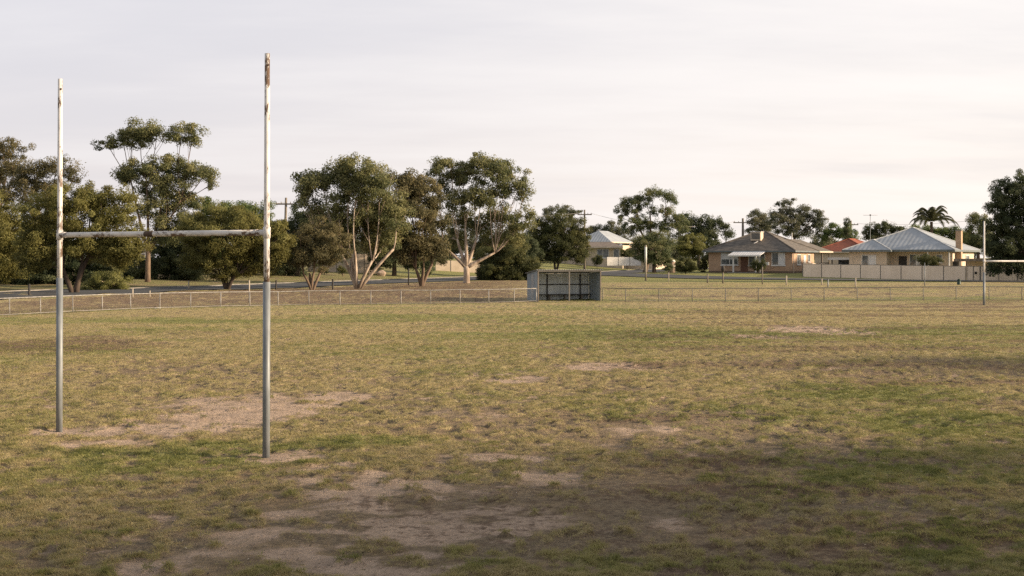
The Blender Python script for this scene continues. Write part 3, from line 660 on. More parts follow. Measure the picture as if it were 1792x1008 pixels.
def far_wood():
    rng = np.random.default_rng(91); bl = []
    for x in np.arange(-190, 240, 6.5):
        Y = 330+rng.uniform(-25, 60)
        h = rng.uniform(4.5, 8.5); z = 1.6
        bl.append(((x+rng.uniform(-2, 2), Y, z+h*.55), rng.uniform(3.5, 6.5), 3.5, h*.55))
    V, T = leaves(bl, 2.0, .3, .5, 1.0, rng)
    o = raw_mesh('distant_trees', V, 4, M['gum_far'], None, {'tint': T})
    tag(o, 'far low line of trees closing the view behind the houses', 'trees', kind='stuff')
far_wood()

def palm():
    Y = 172; X = (1630-CX)/F*Y; z0 = tz(X, Y); top = at(1630, 388, Y).z
    t = thing('palm_tree', (X, Y, z0), 'feathery palm with arching fronds above the blue metal roof', 'palm')
    mb = MB(); H = top-z0
    mb.tube([(0, 0, -.1), (.05, 0, H*.5), (0, 0, H)], [.22, .17, .2], 8); mb.build('trunk', M['bark_tan'], t, True)
    rng = np.random.default_rng(5)
    for i in range(30):
        a = i*2.399+.3; el = R(rng.uniform(15, 85)); L = rng.uniform(3.1, 4.1)
        d = Vector((math.cos(a)*math.cos(el), math.sin(a)*math.cos(el), math.sin(el)))
        p0 = Vector((0, 0, H)); p2 = p0+Vector((d.x, d.y, 0)).normalized()*L*.95*(.35+.65*math.cos(el))+Vector((0, 0, L*(math.sin(el)*1.1-.62)))
        p1 = p0+d*L*.75
        pts = bez(p0, p1, p2, 22); V = []
        for j in range(1, 22):
            q = pts[j]; tg = (pts[j]-pts[j-1]).normalized(); sd = tg.cross(Vector((0, 0, 1)))
            if sd.length < .05: sd = Vector((1, 0, 0))
            sd.normalize(); ln = .62*math.sin(math.pi*min(1, (j+2)/24))+.12
            for s in (-1, 1):
                for kk in range(2):
                    qq = q+tg*(.07*kk)
                    tip = qq+sd*s*ln*.75+tg*ln*.35+Vector((0, 0, -ln*.45))
                    V += [qq-tg*.06, qq+tg*.06, tip]
        V = np.array([list(v) for v in V])
        fo = raw_mesh('frond', V, 3, M['palm'], t, {'tint': np.clip(rng.normal(.5, .2, len(V)), 0, 1)})
palm()

# ------------------------------------------------------------------ goal posts
def goal(base_l, base_r, barz, top_l, top_r, sleeve, rad, label, mats, lean=.003, band=True):
    a = Vector((*base_l, 0)); b = Vector((*base_r, 0))
    t = thing('goal_posts', a, label, 'goal posts'); t.rotation_euler = (0, lean, 0)
    d = b-a; zs = [tz(a.x, a.y), tz(b.x, b.y)]
    for (o, top) in ((Vector((0, 0, 0)), top_l), (d, top_r)):
        u = MB().tube([o+Vector((0, 0, sleeve-.05)), o+Vector((0, 0, barz)), o+Vector((0, 0, top))], [rad, rad, rad*.86], 20).build('upright', M[mats[0]], t, True)
        MB().tube([o+Vector((0, 0, -.3)), o+Vector((0, 0, sleeve))], rad*1.24, 20).build('steel_sleeve', M['galv'], u, True)
        MB().tube([o+Vector((0, 0, barz-.075)), o+Vector((0, 0, barz+.075))], rad*1.28, 20).build('collar', M[mats[0]], u, True)
    bar = MB().tube([Vector((0, 0, barz))+d*f for f in (0, .25, .5, .75, 1)], rad, 16).build('crossbar', M[mats[1]], t, True)
    dn = d.normalized()
    if band:
        c = Vector((0, 0, barz))+d*.47
        MB().tube([c-dn*.1, c-dn*.02, c+dn*.09], [rad*1.04, rad*1.12, rad*1.04], 14).build('joint_band', M['blackrust'], bar, True)
        for e in (.025, .955):
            c = Vector((0, 0, barz))+d*e
            MB().tube([c-dn*.025, c+dn*.025], rad*1.14, 14).build('clamp', M[mats[1]], bar, True)
        for o, top in ((Vector((0, 0, 0)), top_l), (d, top_r)):
            MB().tube([o+Vector((rad*.55, -rad*.8, top-.16)), o+Vector((rad*.65, -rad*1.02, top-.16))], .016, 8).build('bolt', M['blackrust'], t)
    return t
goal((-6.99, 19.76), (-3.31, 17.23), 3.0, 5.41, 5.41, 2.335, .040, 'near white goal posts with flaking paint and rusty crossbar', ('white_rust', 'white_rust_heavy'))
gY = CAMZ*F/(535-HY); k = gY/F
goal(((1722-CX)*k, gY), ((1722-CX)*k+4.0, gY+1.5), CAMZ-6*k, CAMZ+64*k, CAMZ+64*k, CAMZ-26*k, .05, 'far white goal post and crossbar at the right edge before the dark tree', ('white_far', 'white_far'), .002, False)

# ------------------------------------------------------------------ boundary fence
M['dull_pipe'] = plain('dull_grey_pipe', (.19, .18, .16), (.12, .115, .1), 5, .7)
def chain_fence(px0, px1, label, start=None, end=None, sp=1.8, mat='galv_bright'):
    pts = []
    for px in np.linspace(px0, px1, 400):
        u = (px-CX)/F; Y = float(fence_y(u)); pts.append(Vector((u*Y, Y, 0)))
    if start is not None: pts = [start]+pts
    if end is not None: pts = pts+[end]
    s = [0]
    for a, b in zip(pts[:-1], pts[1:]): s.append(s[-1]+(b-a).length)
    S = np.array(s); XY = np.array([[p.x, p.y] for p in pts]); L = S[-1]
    def P(t): return Vector((float(np.interp(t, S, XY[:, 0])), float(np.interp(t, S, XY[:, 1])), 0))
    o0 = P(0); o0.z = tz(o0.x, o0.y)
    t = thing('boundary_fence', o0, label, 'fence')
    n = int(round(L/sp)); H = .81
    g = [P(L*i/n) for i in range(n+1)]
    for p in g: p.z = tz(p.x, p.y)
    for i, p in enumerate(g):
        q = p-o0; j = (random.uniform(-.012, .012), random.uniform(-.012, .012))
        MB().tube([q+Vector((0, 0, -.2)), q+Vector((j[0], j[1], H-.03))], .026, 8).build('post', M[mat], t, True)
    MB().tube([p-o0+Vector((0, 0, H+random.uniform(-.012, .012))) for p in g], .024, 8).build('top_rail', M[mat], t, True)
    MB().tube([p-o0+Vector((0, 0, .07)) for p in g], .012, 6).build('bottom_wire', M['wire'], t, True)
    V = []
    step = .1; m = int(L/step); hh = H-.08; w = .0012
    for i in range(m):
        for sgn in (1, -1):
            s0 = i*step; s1 = s0+sgn*hh
            if s1 < 0 or s1 > L: continue
            a = P(s0); b = P(s1); za = np.interp(s0, np.linspace(0, L, n+1), [p.z for p in g]); zb = np.interp(s1, np.linspace(0, L, n+1), [p.z for p in g])
            a = Vector((a.x, a.y, za+.06))-o0; b = Vector((b.x, b.y, zb+.06+hh))-o0
            for c0, c1 in (((w, 0, w), (0, w, -w)), ((-w, 0, w), (0, -w, -w))):
                V += [a+Vector(c0), b+Vector(c0), b+Vector(c1)-Vector(c0), a+Vector(c1)-Vector(c0)]
    raw_mesh('wire_mesh', np.array([list(v) for v in V]), 4, M['wire'], t)
    return t
# shelter frame first: front-left corner and right corner
shelter_o = Vector((1.54, 77.2, 0)); sh_rz = R(16.5)
sh_r = shelter_o+Vector((math.cos(sh_rz), math.sin(sh_rz), 0))*4.08
chain_fence(-120, 880, 'low chain-wire fence from the left edge to the zinc shelter', end=shelter_o+Vector((-.08, -.06, 0)))
chain_fence(1075, 1960, 'low chain-wire fence from the zinc shelter to the right edge', start=sh_r+Vector((.1, 0, 0)), sp=2.0, mat='dull_pipe')

# ------------------------------------------------------------------ shelter (dugout)
def shelter():
    o = shelter_o.copy(); o.z = min(tz(o.x, o.y), tz(sh_r.x, sh_r.y))-.02
    t = thing('shelter', o, 'open-fronted grey zinc players shelter with bench inside', 'shelter', sh_rz)
    W, D, H0, H1 = 4.08, 2.15, 1.93, 1.72
    MB().box(.03, W-.03, D-.03, D, 0, H1-.03).build('back_wall', M['shed_in'], t)
    def side(x0, x1, name, mat):
        mb = MB()
        p = [(0.03, 0), (D-.035, 0), (D-.035, H1-.03), (.03, H0-.035)]
        a = [(x0, y, z) for y, z in p]; b = [(x1, y, z) for y, z in p]
        mb.quad(*a); mb.quad(*b)
        for i in range(4): mb.quad(a[i], a[(i+1) % 4], b[(i+1) % 4], b[i])
        return mb.build(name, mat, t)
    ms = M['shed_side']
    s = side(0, .025, 'side_wall', ms)
    MB().quad((-.004, .75, .12), (-.004, 1.3, .12), (-.004, 1.3, 1.63), (-.004, .75, 1.68)).build('bare_sheet', M['patch'], s)
    side(W-.025, W, 'side_wall', ms)
    rf = MB(); ov = .1
    p0 = [(-ov, -ov, H0), (W+ov, -ov, H0), (W+ov, D+ov, H1-.02), (-ov, D+ov, H1-.02)]
    p1 = [(x, y, z+.035) for x, y, z in p0]
    rf.quad(*p0); rf.quad(*p1)
    for i in range(4): rf.quad(p0[i], p0[(i+1) % 4], p1[(i+1) % 4], p1[i])
    rf.build('roof', M['shed'], t)
    MB().box(.0, W, -.06, -.005, H0-.085, H0-.006).build('roof_beam', M['post_grey'], t)
    for x in (0, W-.075, 1.98): MB().box(x, x+.075, -.045, .028, -.2, H0-.09).build('post', M['greywood' if x != 1.98 else 'post_grey'], t)
    for x in (1.25, 3.42): MB().box(x, x+.07, D-.11, D-.032, 0, H1-.05).build('back_post', M['darkwood'], t)
    MB().box(.03, W-.03, D-.09, D-.032, .98, 1.04).build('back_rail', M['darkwood'], t)
    be = MB().box(.1, W-.1, D-.55, D-.2, .36, .42).build('bench', M['darkwood'], t)
    for x in (.3, 1.3, 2.3, 3.4): MB().box(x, x+.07, D-.5, D-.25, 0, .358).build('bench_leg', M['greywood'], be)
    MB().box(.03, W-.03, .05, D-.05, -.1, .03).build('floor_slab', M['concrete'], t)
M['shed_side'] = ribbed('weathered_zinc_side', (.33, .38, .42), .15, 'Y', .6, .016, (.21, .25, .28))
shelter()

# ------------------------------------------------------------------ houses
def hip(mb, x0, x1, y0, y1, z, pitch, th=.14, ridge=None):
    w, d = x1-x0, y1-y0; h = min(w, d)/2*pitch
    if w >= d: r0, r1 = (x0+d/2, y0+d/2, z+h), (x1-d/2, y0+d/2, z+h)
    else: r0, r1 = (x0+w/2, y0+w/2, z+h), (x0+w/2, y1-w/2, z+h)
    c = [(x0, y0, z), (x1, y0, z), (x1, y1, z), (x0, y1, z)]
    if w >= d:
        mb.quad(c[0], c[1], r1, r0); mb.quad(c[1], c[2], r1); mb.quad(c[2], c[3], r0, r1); mb.quad(c[3], c[0], r0)
    else:
        mb.quad(c[0], c[1], r0); mb.quad(c[1], c[2], r1, r0); mb.quad(c[2], c[3], r1); mb.quad(c[3], c[0], r0, r1)
    b = [(x, y, z-.02) for x, y, z in c]
    mb.quad(*b)
    for i in range(4): mb.quad(c[i], c[(i+1) % 4], b[(i+1) % 4], b[i])
    return (c, r0, r1)
def fascia(parent, x0, x1, y0, y1, z, mat, name='gutter', h=.17):
    mb = MB(); t = .05
    mb.box(x0, x1, y0-t, y0, z-h, z+.01); mb.box(x0, x1, y1, y1+t, z-h, z+.01)
    mb.box(x0-t, x0, y0-t, y1+t, z-h, z+.01); mb.box(x1, x1+t, y0-t, y1+t, z-h, z+.01)
    return mb.build(name, mat, parent)
def ridge_caps(parent, hips, mat, r=.07):
    mb = MB()
    for (c, r0, r1) in hips:
        up = Vector((0, 0, .03))
        if (Vector(r0)-Vector(r1)).length > .1: mb.tube([Vector(r0)+up, Vector(r1)+up], r, 6)
        ends = [(c[0], r0), (c[3], r0), (c[1], r1), (c[2], r1)] if abs(r0[1]-r1[1]) < 1e-6 else [(c[0], r0), (c[1], r0), (c[2], r1), (c[3], r1)]
        for a, b in ends: mb.tube([Vector(a)+up, Vector(b)+up], r, 6)
    return mb.build('ridge_cap', mat, parent)
def window(parent, face, a0, a1, z0, z1, pos, split=None, blind=None, mull=True):
    """face 'front' (at y=pos, looking -y) or 'right' (x=pos, looking +x) or 'left'"""
    def bx(mb, u0, u1, d0, d1, w0, w1):
        if face == 'front': mb.box(u0, u1, pos-d1, pos-d0, w0, w1)
        elif face == 'right': mb.box(pos+d0, pos+d1, u0, u1, w0, w1)
        else: mb.box(pos-d1, pos-d0, u0, u1, w0, w1)
        return mb
    f = MB(); t = .07
    bx(f, a0, a1, .003, .07, z0, z0+t); bx(f, a0, a1, .003, .07, z1-t, z1)
    bx(f, a0, a0+t, .003, .07, z0+t, z1-t); bx(f, a1-t, a1, .003, .07, z0+t, z1-t)
    if mull:
        m = (a0+a1)/2 if split is None else split
        bx(f, m-.03, m+.03, .003, .06, z0+t, z1-t)
    fo = f.build('window', M['frame'], parent)
    bx(MB(), a0+t, a1-t, .004, .02, z0+t, z1-t).build('pane', M['glass'], fo)
    bx(MB(), a0-.08, a1+.08, .003, .12, z0-.09, z0-.003).build('sill', M['frame'], fo)
    for b in (blind or []):
        bx(MB(), b[0], b[1], .021, .028, b[2], b[3]).build('blind', M['blind'], fo)
    return fo

def brick_house():
    rz = R(-29); o = Vector((23.5, 152.95, 0)); z = CAMZ-27.0*150/F
    t = thing('brick_house', (o.x, o.y, z), 'tan brick house with grey tiled hip roof and white awning', 'house', rz)
    W, D, E = 10.2, 9.0, 2.62
    w = MB().box(0, W, 0, D, -.6, E-.02).build('wall', M['brick'], t)
    MB().box(-.015, W+.015, -.015, D+.02, -.6, .25).build('plinth', plain('dark_brick_base', (.17, .12, .09), None, 3, .9), t)
    mb = MB(); h1 = hip(mb, -.55, W+.5, -.55, D+.5, E, .455); h2 = hip(mb, 4.2, W+.512, 4.0, 15.6, E-.012, .452)
    rf = mb.build('roof', M['tile_grey'], t)
    fascia(rf, -.55, W+.5, -.55, D+.4, E, M['roof_trim']); fascia(rf, 4.4, W+.53, D+.46, 15.6, E-.014, M['fascia'])
    ridge_caps(rf, [h1], M['tile_grey'], .09)
    # evaporative cooler
    cx, cy = 5.2, 2.3; cz = E+(cy+.55)*.455
    c = MB().box(cx-.62, cx+.62, cy-.5, cy+.6, cz-.1, cz+.95).build('roof_cooler', M['cream'], rf, bevel=.05)
    MB().box(cx-.5, cx+.5, cy-.515, cy-.502, cz+.1, cz+.8).build('vent_grille', M['post_grey'], c)
    MB().box(cx-.68, cx+.68, cy-.56, cy+.66, cz+.951, cz+1.0).build('cooler_lid', M['white'], c)
    MB().tube([(cx-.1, cy-.9, cz-.45), (cx+.3, cy-.55, cz-.15)], .06, 6).build('drain_pipe', M['white'], c)
    MB().tube([(8.2, 6.5, E+1.4), (8.2, 6.5, E+2.2)], .06, 6).build('vent_pipe', M['white'], rf)
    window(t, 'front', 1.55, 3.7, .95, 2.38, 0, None, [(1.63, 3.62, 1.62, 2.3)])
    window(t, 'front', 4.95, 6.95, .9, 2.28, 0, None, [(5.7, 6.4, 1.0, 2.2)])
    window(t, 'front', 7.75, 9.35, .92, 2.4, 0, None, [(8.58, 9.28, 1.0, 2.33)])
    MB().box(3.98, 4.85, -.03, -.003, .1, 2.25).build('door', plain('brown_door', (.16, .08, .05), None, 3, .6), t)
    # awning on posts
    aw = MB(); zt, zb = 2.56, 2.12
    a = [(3.35, -.5, zt), (7.2, -.5, zt), (7.0, -2.0, zb), (3.1, -2.0, zb)]
    aw.quad(*a); b = [(x, y, q-.05) for x, y, q in a]; aw.quad(*b)
    for i in range(4): aw.quad(a[i], a[(i+1) % 4], b[(i+1) % 4], b[i])
    ao = aw.build('awning', M['awning'], t)
    MB().box(3.1, 7.0, -2.06, -2.003, zb-.16, zb-.02).build('awning_fascia', M['white'], ao)
    for x in (3.6, 6.3): MB().box(x, x+.16, -1.8, -1.66, -.3, zb+.02).build('porch_post', M['frame'], t)
    MB().box(6.85, 6.93, -1.75, -1.67, -.3, 1.5).build('porch_rail_post', M['frame'], t)
    MB().box(3.0, 7.3, -2.0, -.02, -.5, .12).build('porch_slab', M['concrete'], t)
    MB().box(6.5, 8.1, -2.2, -2.12, .95, 1.3).build('porch_screen', M['awning'], t)
    window(t, 'right', 1.8, 3.2, 1.0, 2.2, W, None, None)
    MB().box(W+.003, W+.05, 4.4, 5.3, .1, 2.1).build('side_door', M['white'], t)
    window(t, 'right', 6.2, 7.2, 1.3, 2.2, W, None, None, False)
    MB().tube([(W+.06, .25, 0), (W+.06, .25, E-.2)], .045, 6).build('downpipe', M['fascia'], t)
    for y in (11.8, 15.2): MB().box(W+.1, W+.24, y, y+.14, -.4, E-.2).build('carport_post', M['greywood'], t)
    MB().box(4.6, 7.2, 9.1, 15.3, -.4, E-.1).build('carport_wall', M['brick'], t)
brick_house()

def blue_house():
    rz = R(-32); o = Vector((38.4, 145.8, 0)); z = .62
    t = thing('metal_roof_house', (o.x, o.y, z), 'cream house with blue-grey metal hip roof and tan chimney', 'house', rz)
    W, D, E = 11.0, 12.4, 2.92
    MB().box(0, 4.25, 0, 4, -.6, E-.03).build('front_wall', M['cream'], t)
    MB().box(4.252, W, 1.9, D, -.6, E-.03).build('wall', M['cream'], t)
    MB().box(0, 4.25, 4.003, D, -.6, E-.03).build('rear_wall', M['cream'], t)
    mb = MB(); h1 = hip(mb, -.6, W+.6, .25, D+.6, E, .425); h2 = hip(mb, -.62, 4.85, -.55, 9.0, E-.012, .43)
    rf = mb.build('roof', M['roof_blue'], t)
    fascia(rf, -.6, W+.6, .25, D+.6, E, M['roof_trim'], 'gutter', .22); fascia(rf, -.63, 4.86, -.56, .18, E-.014, M['roof_trim'], 'gutter', .22)
    ridge_caps(rf, [h1, h2], plain('pale_ridge_metal', (.5, .52, .53), None, 3, .5), .06)
    window(t, 'front', 1.45, 3.1, .75, 2.35, 0, 2.2, [(2.26, 3.03, .84, 2.27)])
    window(t, 'front', 6.3, 8.5, .8, 2.4, 1.9, 7.4, [(7.0, 7.3, .9, 2.3)])
    MB().box(5.1, 6.0, 1.85, 1.897, -.1, 2.2).build('door', M['darkwood'], t)
    window(t, 'front', 9.2, 9.9, 1.5, 2.4, 1.9, None, None, False)
    for x in (8.6, W-.1): MB().box(x, x+.12, .45, .57, -.5, E-.22).build('verandah_post', M['frame'], t)
    MB().box(4.26, W, .3, 1.88, -.55, .1).build('verandah_slab', M['concrete'], t)
    ch = MB().box(W+.02, W+.62, 3.2, 3.9, -.5, 5.0).build('chimney', M['chimney'], t)
    MB().box(W-.03, W+.67, 3.15, 3.95, 5.0, 5.14).build('chimney_cap', M['concrete'], ch)
    window(t, 'right', 5.5, 6.4, 1.2, 2.3, W, None, None, False)
    window(t, 'right', 8.2, 9.8, 1.0, 2.3, W, None, None)
    MB().box(W+.05, W+.7, 1.95, 2.7, -.3, .65+1.0).build('tank', M['darkwood'], t)
blue_house()

def simple_house(name, label, px, py, Y, rz, W, D, E, wall, roof, pitch, trim, wins=(), zoff=0):
    X = (px-CX)/F*Y; z = CAMZ-(py-HY)/F*Y
    t = thing(name, (X, Y, z), label, 'house', R(rz))
    MB().box(0, W, 0, D, -1.2, E-.03).build('wall', M[wall], t)
    mb = MB(); h = hip(mb, -.5, W+.5, -.5, D+.5, E, pitch); rf = mb.build('roof', M[roof], t)
    fascia(rf, -.5, W+.5, -.5, D+.5, E, M[trim]); ridge_caps(rf, [h], M[roof], .09)
    for w in wins: window(t, *w)
    return t
hc = simple_house('red_roof_house', 'house with red tiled hip roof half hidden between its two neighbours', 1426, 470, 182, -30, 7.6, 11, 2.4, 'cream', 'tile_red', .42, 'fascia',
                  (('front', 5.5, 7.2, 1.0, 2.1, 0, None, None),))
YD = 212; XD = (1030-CX)/F*YD; ZD = CAMZ-(461-HY)/F*YD
def pale_house():
    t = thing('pale_hipped_house', (XD-4.5, YD+3.2, ZD), 'pale house with blue-grey roof behind a white fence left of centre', 'house', R(-24))
    MB().box(0, 11, 0, 9, -1.5, 3.0).build('wall', M['cream'], t)
    mb = MB(); hip(mb, 1.5, 8.6, 1.2, 13, 3.6, .55)
    rf = mb.build('roof', M['roof_blue'], t); fascia(rf, 1.5, 8.6, 1.2, 13, 3.6, M['fascia'])
    MB().quad((-.6, -.9, 2.75), (11.4, -.9, 2.75), (8.7, 1.1, 3.55), (.3, 1.1, 3.55)).quad((-.6, -.9, 2.7), (11.4, -.9, 2.7), (8.7, 1.1, 3.5), (.3, 1.1, 3.5)).build('verandah_roof', plain('tan_sheet', (.3, .24, .19), None, 2, .6), t)
    MB().box(-.6, 11.4, -.97, -.91, 2.55, 2.78).build('gutter', M['fascia'], t)
    window(t, 'front', 6.5, 8.6, .9, 2.4, 0, None, None); window(t, 'front', 9.4, 10.4, .9, 2.4, 0, None, None, False)
    MB().box(3.6, 4.5, -.05, -.003, 0, 2.3).build('door', M['bark_tan'], t)
    window(t, 'right', 2, 4, .9, 2.4, 11, None, None)
    MB().box(11.1, 16, 2.0, 8, -1, 2.0).build('side_wing', M['cream'], t)
    mb = MB(); hip(mb, 10.9, 16.5, 1.5, 8.5, 2.3, .4); mb.build('wing_roof', M['tile_grey'], t)
pale_house()

def panel_fence(name, label, p0, p1, H, n, mat='fence_cream', post='post_grey', z=None, rail=True):
    a = Vector((*p0, 0)); b = Vector((*p1, 0)); a.z = tz(a.x, a.y) if z is None else z[0]; b.z = tz(b.x, b.y) if z is None else z[1]
    d = b-a; L = math.hypot(d.x, d.y); t = thing(name, a, label, 'fence', math.atan2(d.y, d.x)); sl = d.z/L
    for i in range(n):
        x0 = L*i/n+.035; x1 = L*(i+1)/n-.035; zz = sl*(x0+x1)/2
        MB().box(x0, x1, -.02, .02, zz-.25, zz+H).build('panel', M[mat], t)
        if rail: MB().box(x0, x1, -.03, .03, zz+H+.001, zz+H+.05).build('top_rail', M[post], t)
    for i in range(n+1):
        x = L*i/n; MB().box(x-.035, x+.035, -.04, .04, sl*x-.3, sl*x+H+.03).build('post', M[post], t)
    return t
def XY(px, Y): return ((px-CX)/F*Y, Y)
zL = CAMZ-35.5*138/F; zM = CAMZ-42*126/F
panel_fence('steel_fence', 'long cream steel panel fence with grey posts before the blue-roofed house', XY(1405, 138), XY(1690, 126), 1.5, 8, z=(zL, zM))
panel_fence('steel_fence', 'cream steel fence return climbing beside the brick house', XY(1405, 138.3), XY(1450, 152), 1.5, 3, z=(zL, .55))
panel_fence('steel_fence', 'cream steel fence continuing beneath the huge dark right-hand tree', XY(1716, 125.2), XY(1880, 121), 1.5, 5, z=(zM, CAMZ-43*121/F))
gt = panel_fence('side_gate', 'cream double gate with dark latch at the driveway by the carport', XY(1692, 125.9), XY(1715, 125.25), 1.5, 2, z=(zM, zM)); gt['category'] = 'gate'
MB().box(.75, .95, -.09, -.045, .75, 1.0).build('latch', M['darkwood'], gt)
def wall_at(label, pxa, pxb, top, base, n, mat='cream', YY=None):
    Ya = hit((pxa+pxb)/2, base) if YY is None else YY
    za = CAMZ-(base-HY)/F*Ya
    return panel_fence('boundary_wall', label, XY(pxa, Ya), XY(pxb, Ya+1.5), (base-top)/F*Ya, n, mat, 'post_grey', (za, za), False)
wall_at('long cream boundary fence seen between the pale gum stems', 540, 662, 444, 477, 5)
wall_at('short cream boundary fence either side of the thick pale gum trunk', 762, 842, 456, 476, 3)
wall_at('low white front fence of the pale hipped house', 1062, 1122, 450, 462, 3, 'white', 200)

def low_carport(px, Y, rz, label, W, D, H, zb, roofm, wallm, pm='greywood'):
    X = (px-CX)/F*Y
    t = thing('carport', (X, Y, zb), label, 'carport', R(rz))
    for x in (0, W-.12):
        for y in (0, D-.12): MB().box(x, x+.12, y, y+.12, -.5, H).build('post', M[pm], t)
    MB().box(-.3, W+.3, -.3, D+.3, H+.002, H+.06).build('roof', M[roofm], t)
    MB().box(-.34, W+.34, -.35, -.303, H-.2, H+.08).build('fascia', M[roofm], t)
    MB().box(.15, W-.15, (.25 if pm == 'darkwood' else D-.5), D-.42, -.4, H-.002).build('back_wall', M[wallm], t)  # dark posts: solid dark box fills the bay, standing for shade under the roof
    return t
low_carport(1676, 133, -30, 'flat-roofed carport with thin posts behind the cream gate', 3.6, 4.5, 2.05, .42, 'greywood', 'cream')
low_carport(1455, 150, -30, 'small shed with white fascia and dark blue wall behind the cream fence', 2.6, 3, 2.25, .35, 'white', 'bluegrey')
low_carport(236, 116, -12, 'low carport with pale blue fascia among the dark left trees', 2.3, 4, 1.5, CAMZ-30*116/F, 'paleblue', 'darkwood', 'darkwood')
def left_house(px, py0, py1, wpx, Y, label, mat, rz=0):
    X = (px-CX)/F*Y; z = CAMZ-(py1-HY)/F*Y; H = (py1-py0)/F*Y; W = wpx/F*Y
    t = thing('garden_shed', (X, Y, z), label, 'shed', R(rz))
    MB().box(0, W, 0, 3, -.6, H).build('wall', M[mat], t)
    mb = MB(); hip(mb, -.25, W+.25, -.25, 3.25, H+.02, .35); mb.build('roof', M['tile_grey'], t)
    MB().box(W*.55, W*.85, -.04, -.003, .0, H*.85).build('door', M['greywood'], t)
left_house(117, 466, 501, 46, 103, 'cream shed glimpsed through the forked trunk of the wide wattle', 'cream')
left_house(238, 440, 470, 18, 124, 'white shed end showing between the wide wattle and the tall gum', 'white')

# ------------------------------------------------------------------ street posts and bollards
def bollard(name, label, px, base, top, r, mat, cap=None, Y=None, group='posts along the top of the bank', square=False):
    if Y is None: Y = hit(px, base)
    X = (px-CX)/F*Y; z = tz(X, Y); H = CAMZ-(top-HY)/F*Y-z
    t = thing(name, (X, Y, z), label, 'post', 0, group)
    if square: MB().box(-r, r, -r, r, -.3, H).build('shaft', M[mat], t, bevel=.01)
    else: MB().tube([(0, 0, -.3), (.01, 0, H)], r, 10).build('shaft', M[mat], t, True)
    MB().tube([(.01, 0, H-.002), (.01, 0, H+r*.6)], [r*1.12, r*.6], 10).build('cap', M[cap or mat], t, True)
    return t
for px, b, tp, r, m, lab in [
    (51, 520, 498, .09, 'darkwood', 'dark timber bollard near the far left kerb'),
    (232, 521, 505, .06, 'pale_post', 'short pale post right of the golden-olive shrub'),
    (262, 521, 509, .05, 'pale_post', 'shortest pale stub beside the fence left of the tall gum'),
    (330, 508, 492, .07, 'pale_post', 'pale timber bollard between the tall gum and the rounded wattle'),
    (436, 531, 491, .055, 'pale_post', 'tall thin pale post just left of the right goal post'),
    (483, 508, 491, .08, 'darkwood', 'dark leaning bollard just right of the right goal post'),
    (582, 506, 489, .09, 'darkwood', 'dark bollard between the multi-stemmed tree and the pale gum'),
    (715, 500, 470, .08, 'darkwood', 'dark slim post left of the bronze drooping gum trunk'),
    (1170, 493, 477, .06, 'pale_post', 'pale short post below the small dark bush'),
    (1238, 496, 480, .1, 'greywood', 'grey timber bollard left of the brick house lawn'),
    (1334, 499, 467, .07, 'greywood', 'slim grey post in front of the brick house porch shrub'),
    (1376, 501, 483, .08, 'pale_post', 'pale post below the right brick house window'),
    (1438, 500, 488, .07, 'pale_post', 'pale stub under the left end of the cream fence'),
    (1449, 502, 489, .07, 'galv', 'grey stub beside the pale stub under the cream fence'),
    (1497, 504, 486, .07, 'pale_post', 'pale post below the front window of the blue-roofed house'),
    (1618, 500, 460, .05, 'galv', 'tall grey steel pipe in front of the cream fence')]:
    bollard('street_post', lab, px, b, tp, r*.68, m)
bollard('street_post', 'dark green bent bollard at the driveway mouth', 1678, 505, 490, .15, 'greenpaint', Y=104)
q = bollard('street_post', 'white-topped tall post standing in front of the olive-grey tree', 1130, 490, 430, .095, 'pale_post', Y=122)
for c in list(q.children):
    if c.name.startswith('shaft'):
        MB().tube([(0, 0, 1.75), (.01, 0, 3.22)], .11, 10).build('white_band', M['white'], c, True)
q = bollard('street_post', 'grey post carrying a dark oval sign in front of the brick house', 1265, 497, 471, .06, 'greywood')
MB().tube([(0, -.09, .95), (0, -.09, 1.2), (0, -.09, 1.5)], [.1, .18, .1], 10).build('sign_plate', M['darkwood'], q, True)
q = bollard('street_post', 'stout pale post with white rounded top between two dark shrubs', 1176, 466, 458, .38, 'stone', 'white', Y=150, group=None)
for c in list(q.children):
    if c.name.startswith('cap'):
        c.scale = (1, 1, 1)
MB().tube([(.01, 0, 0.02+.7), (.01, 0, 1.1), (.01, 0, 1.35)], [.4, .34, .08], 12).build('white_dome', M['white'], q, True)
# boulder
def boulder():
    Y = hit(667, 483); X = (667-CX)/F*Y; mb = MB()
    import bmesh
    bm = bmesh.new(); bmesh.ops.create_icosphere(bm, subdivisions=3, radius=1)
    for v in bm.verts:
        n = math.sin(v.co.x*3+1)*math.cos(v.co.y*4)*.12+math.sin(v.co.z*5)*.06
        v.co *= 1+n; v.co.x *= .55; v.co.y *= .45; v.co.z *= .38
    me = bpy.data.meshes.new('boulder'); bm.to_mesh(me); bm.free(); me.materials.append(M['stone'])
    o = bpy.data.objects.new('boulder', me); COL.objects.link(o); o.location = (X, Y, tz(X, Y)+.25)
    tag(o, 'tan boulder on the verge beyond the road', 'boulder')
boulder()

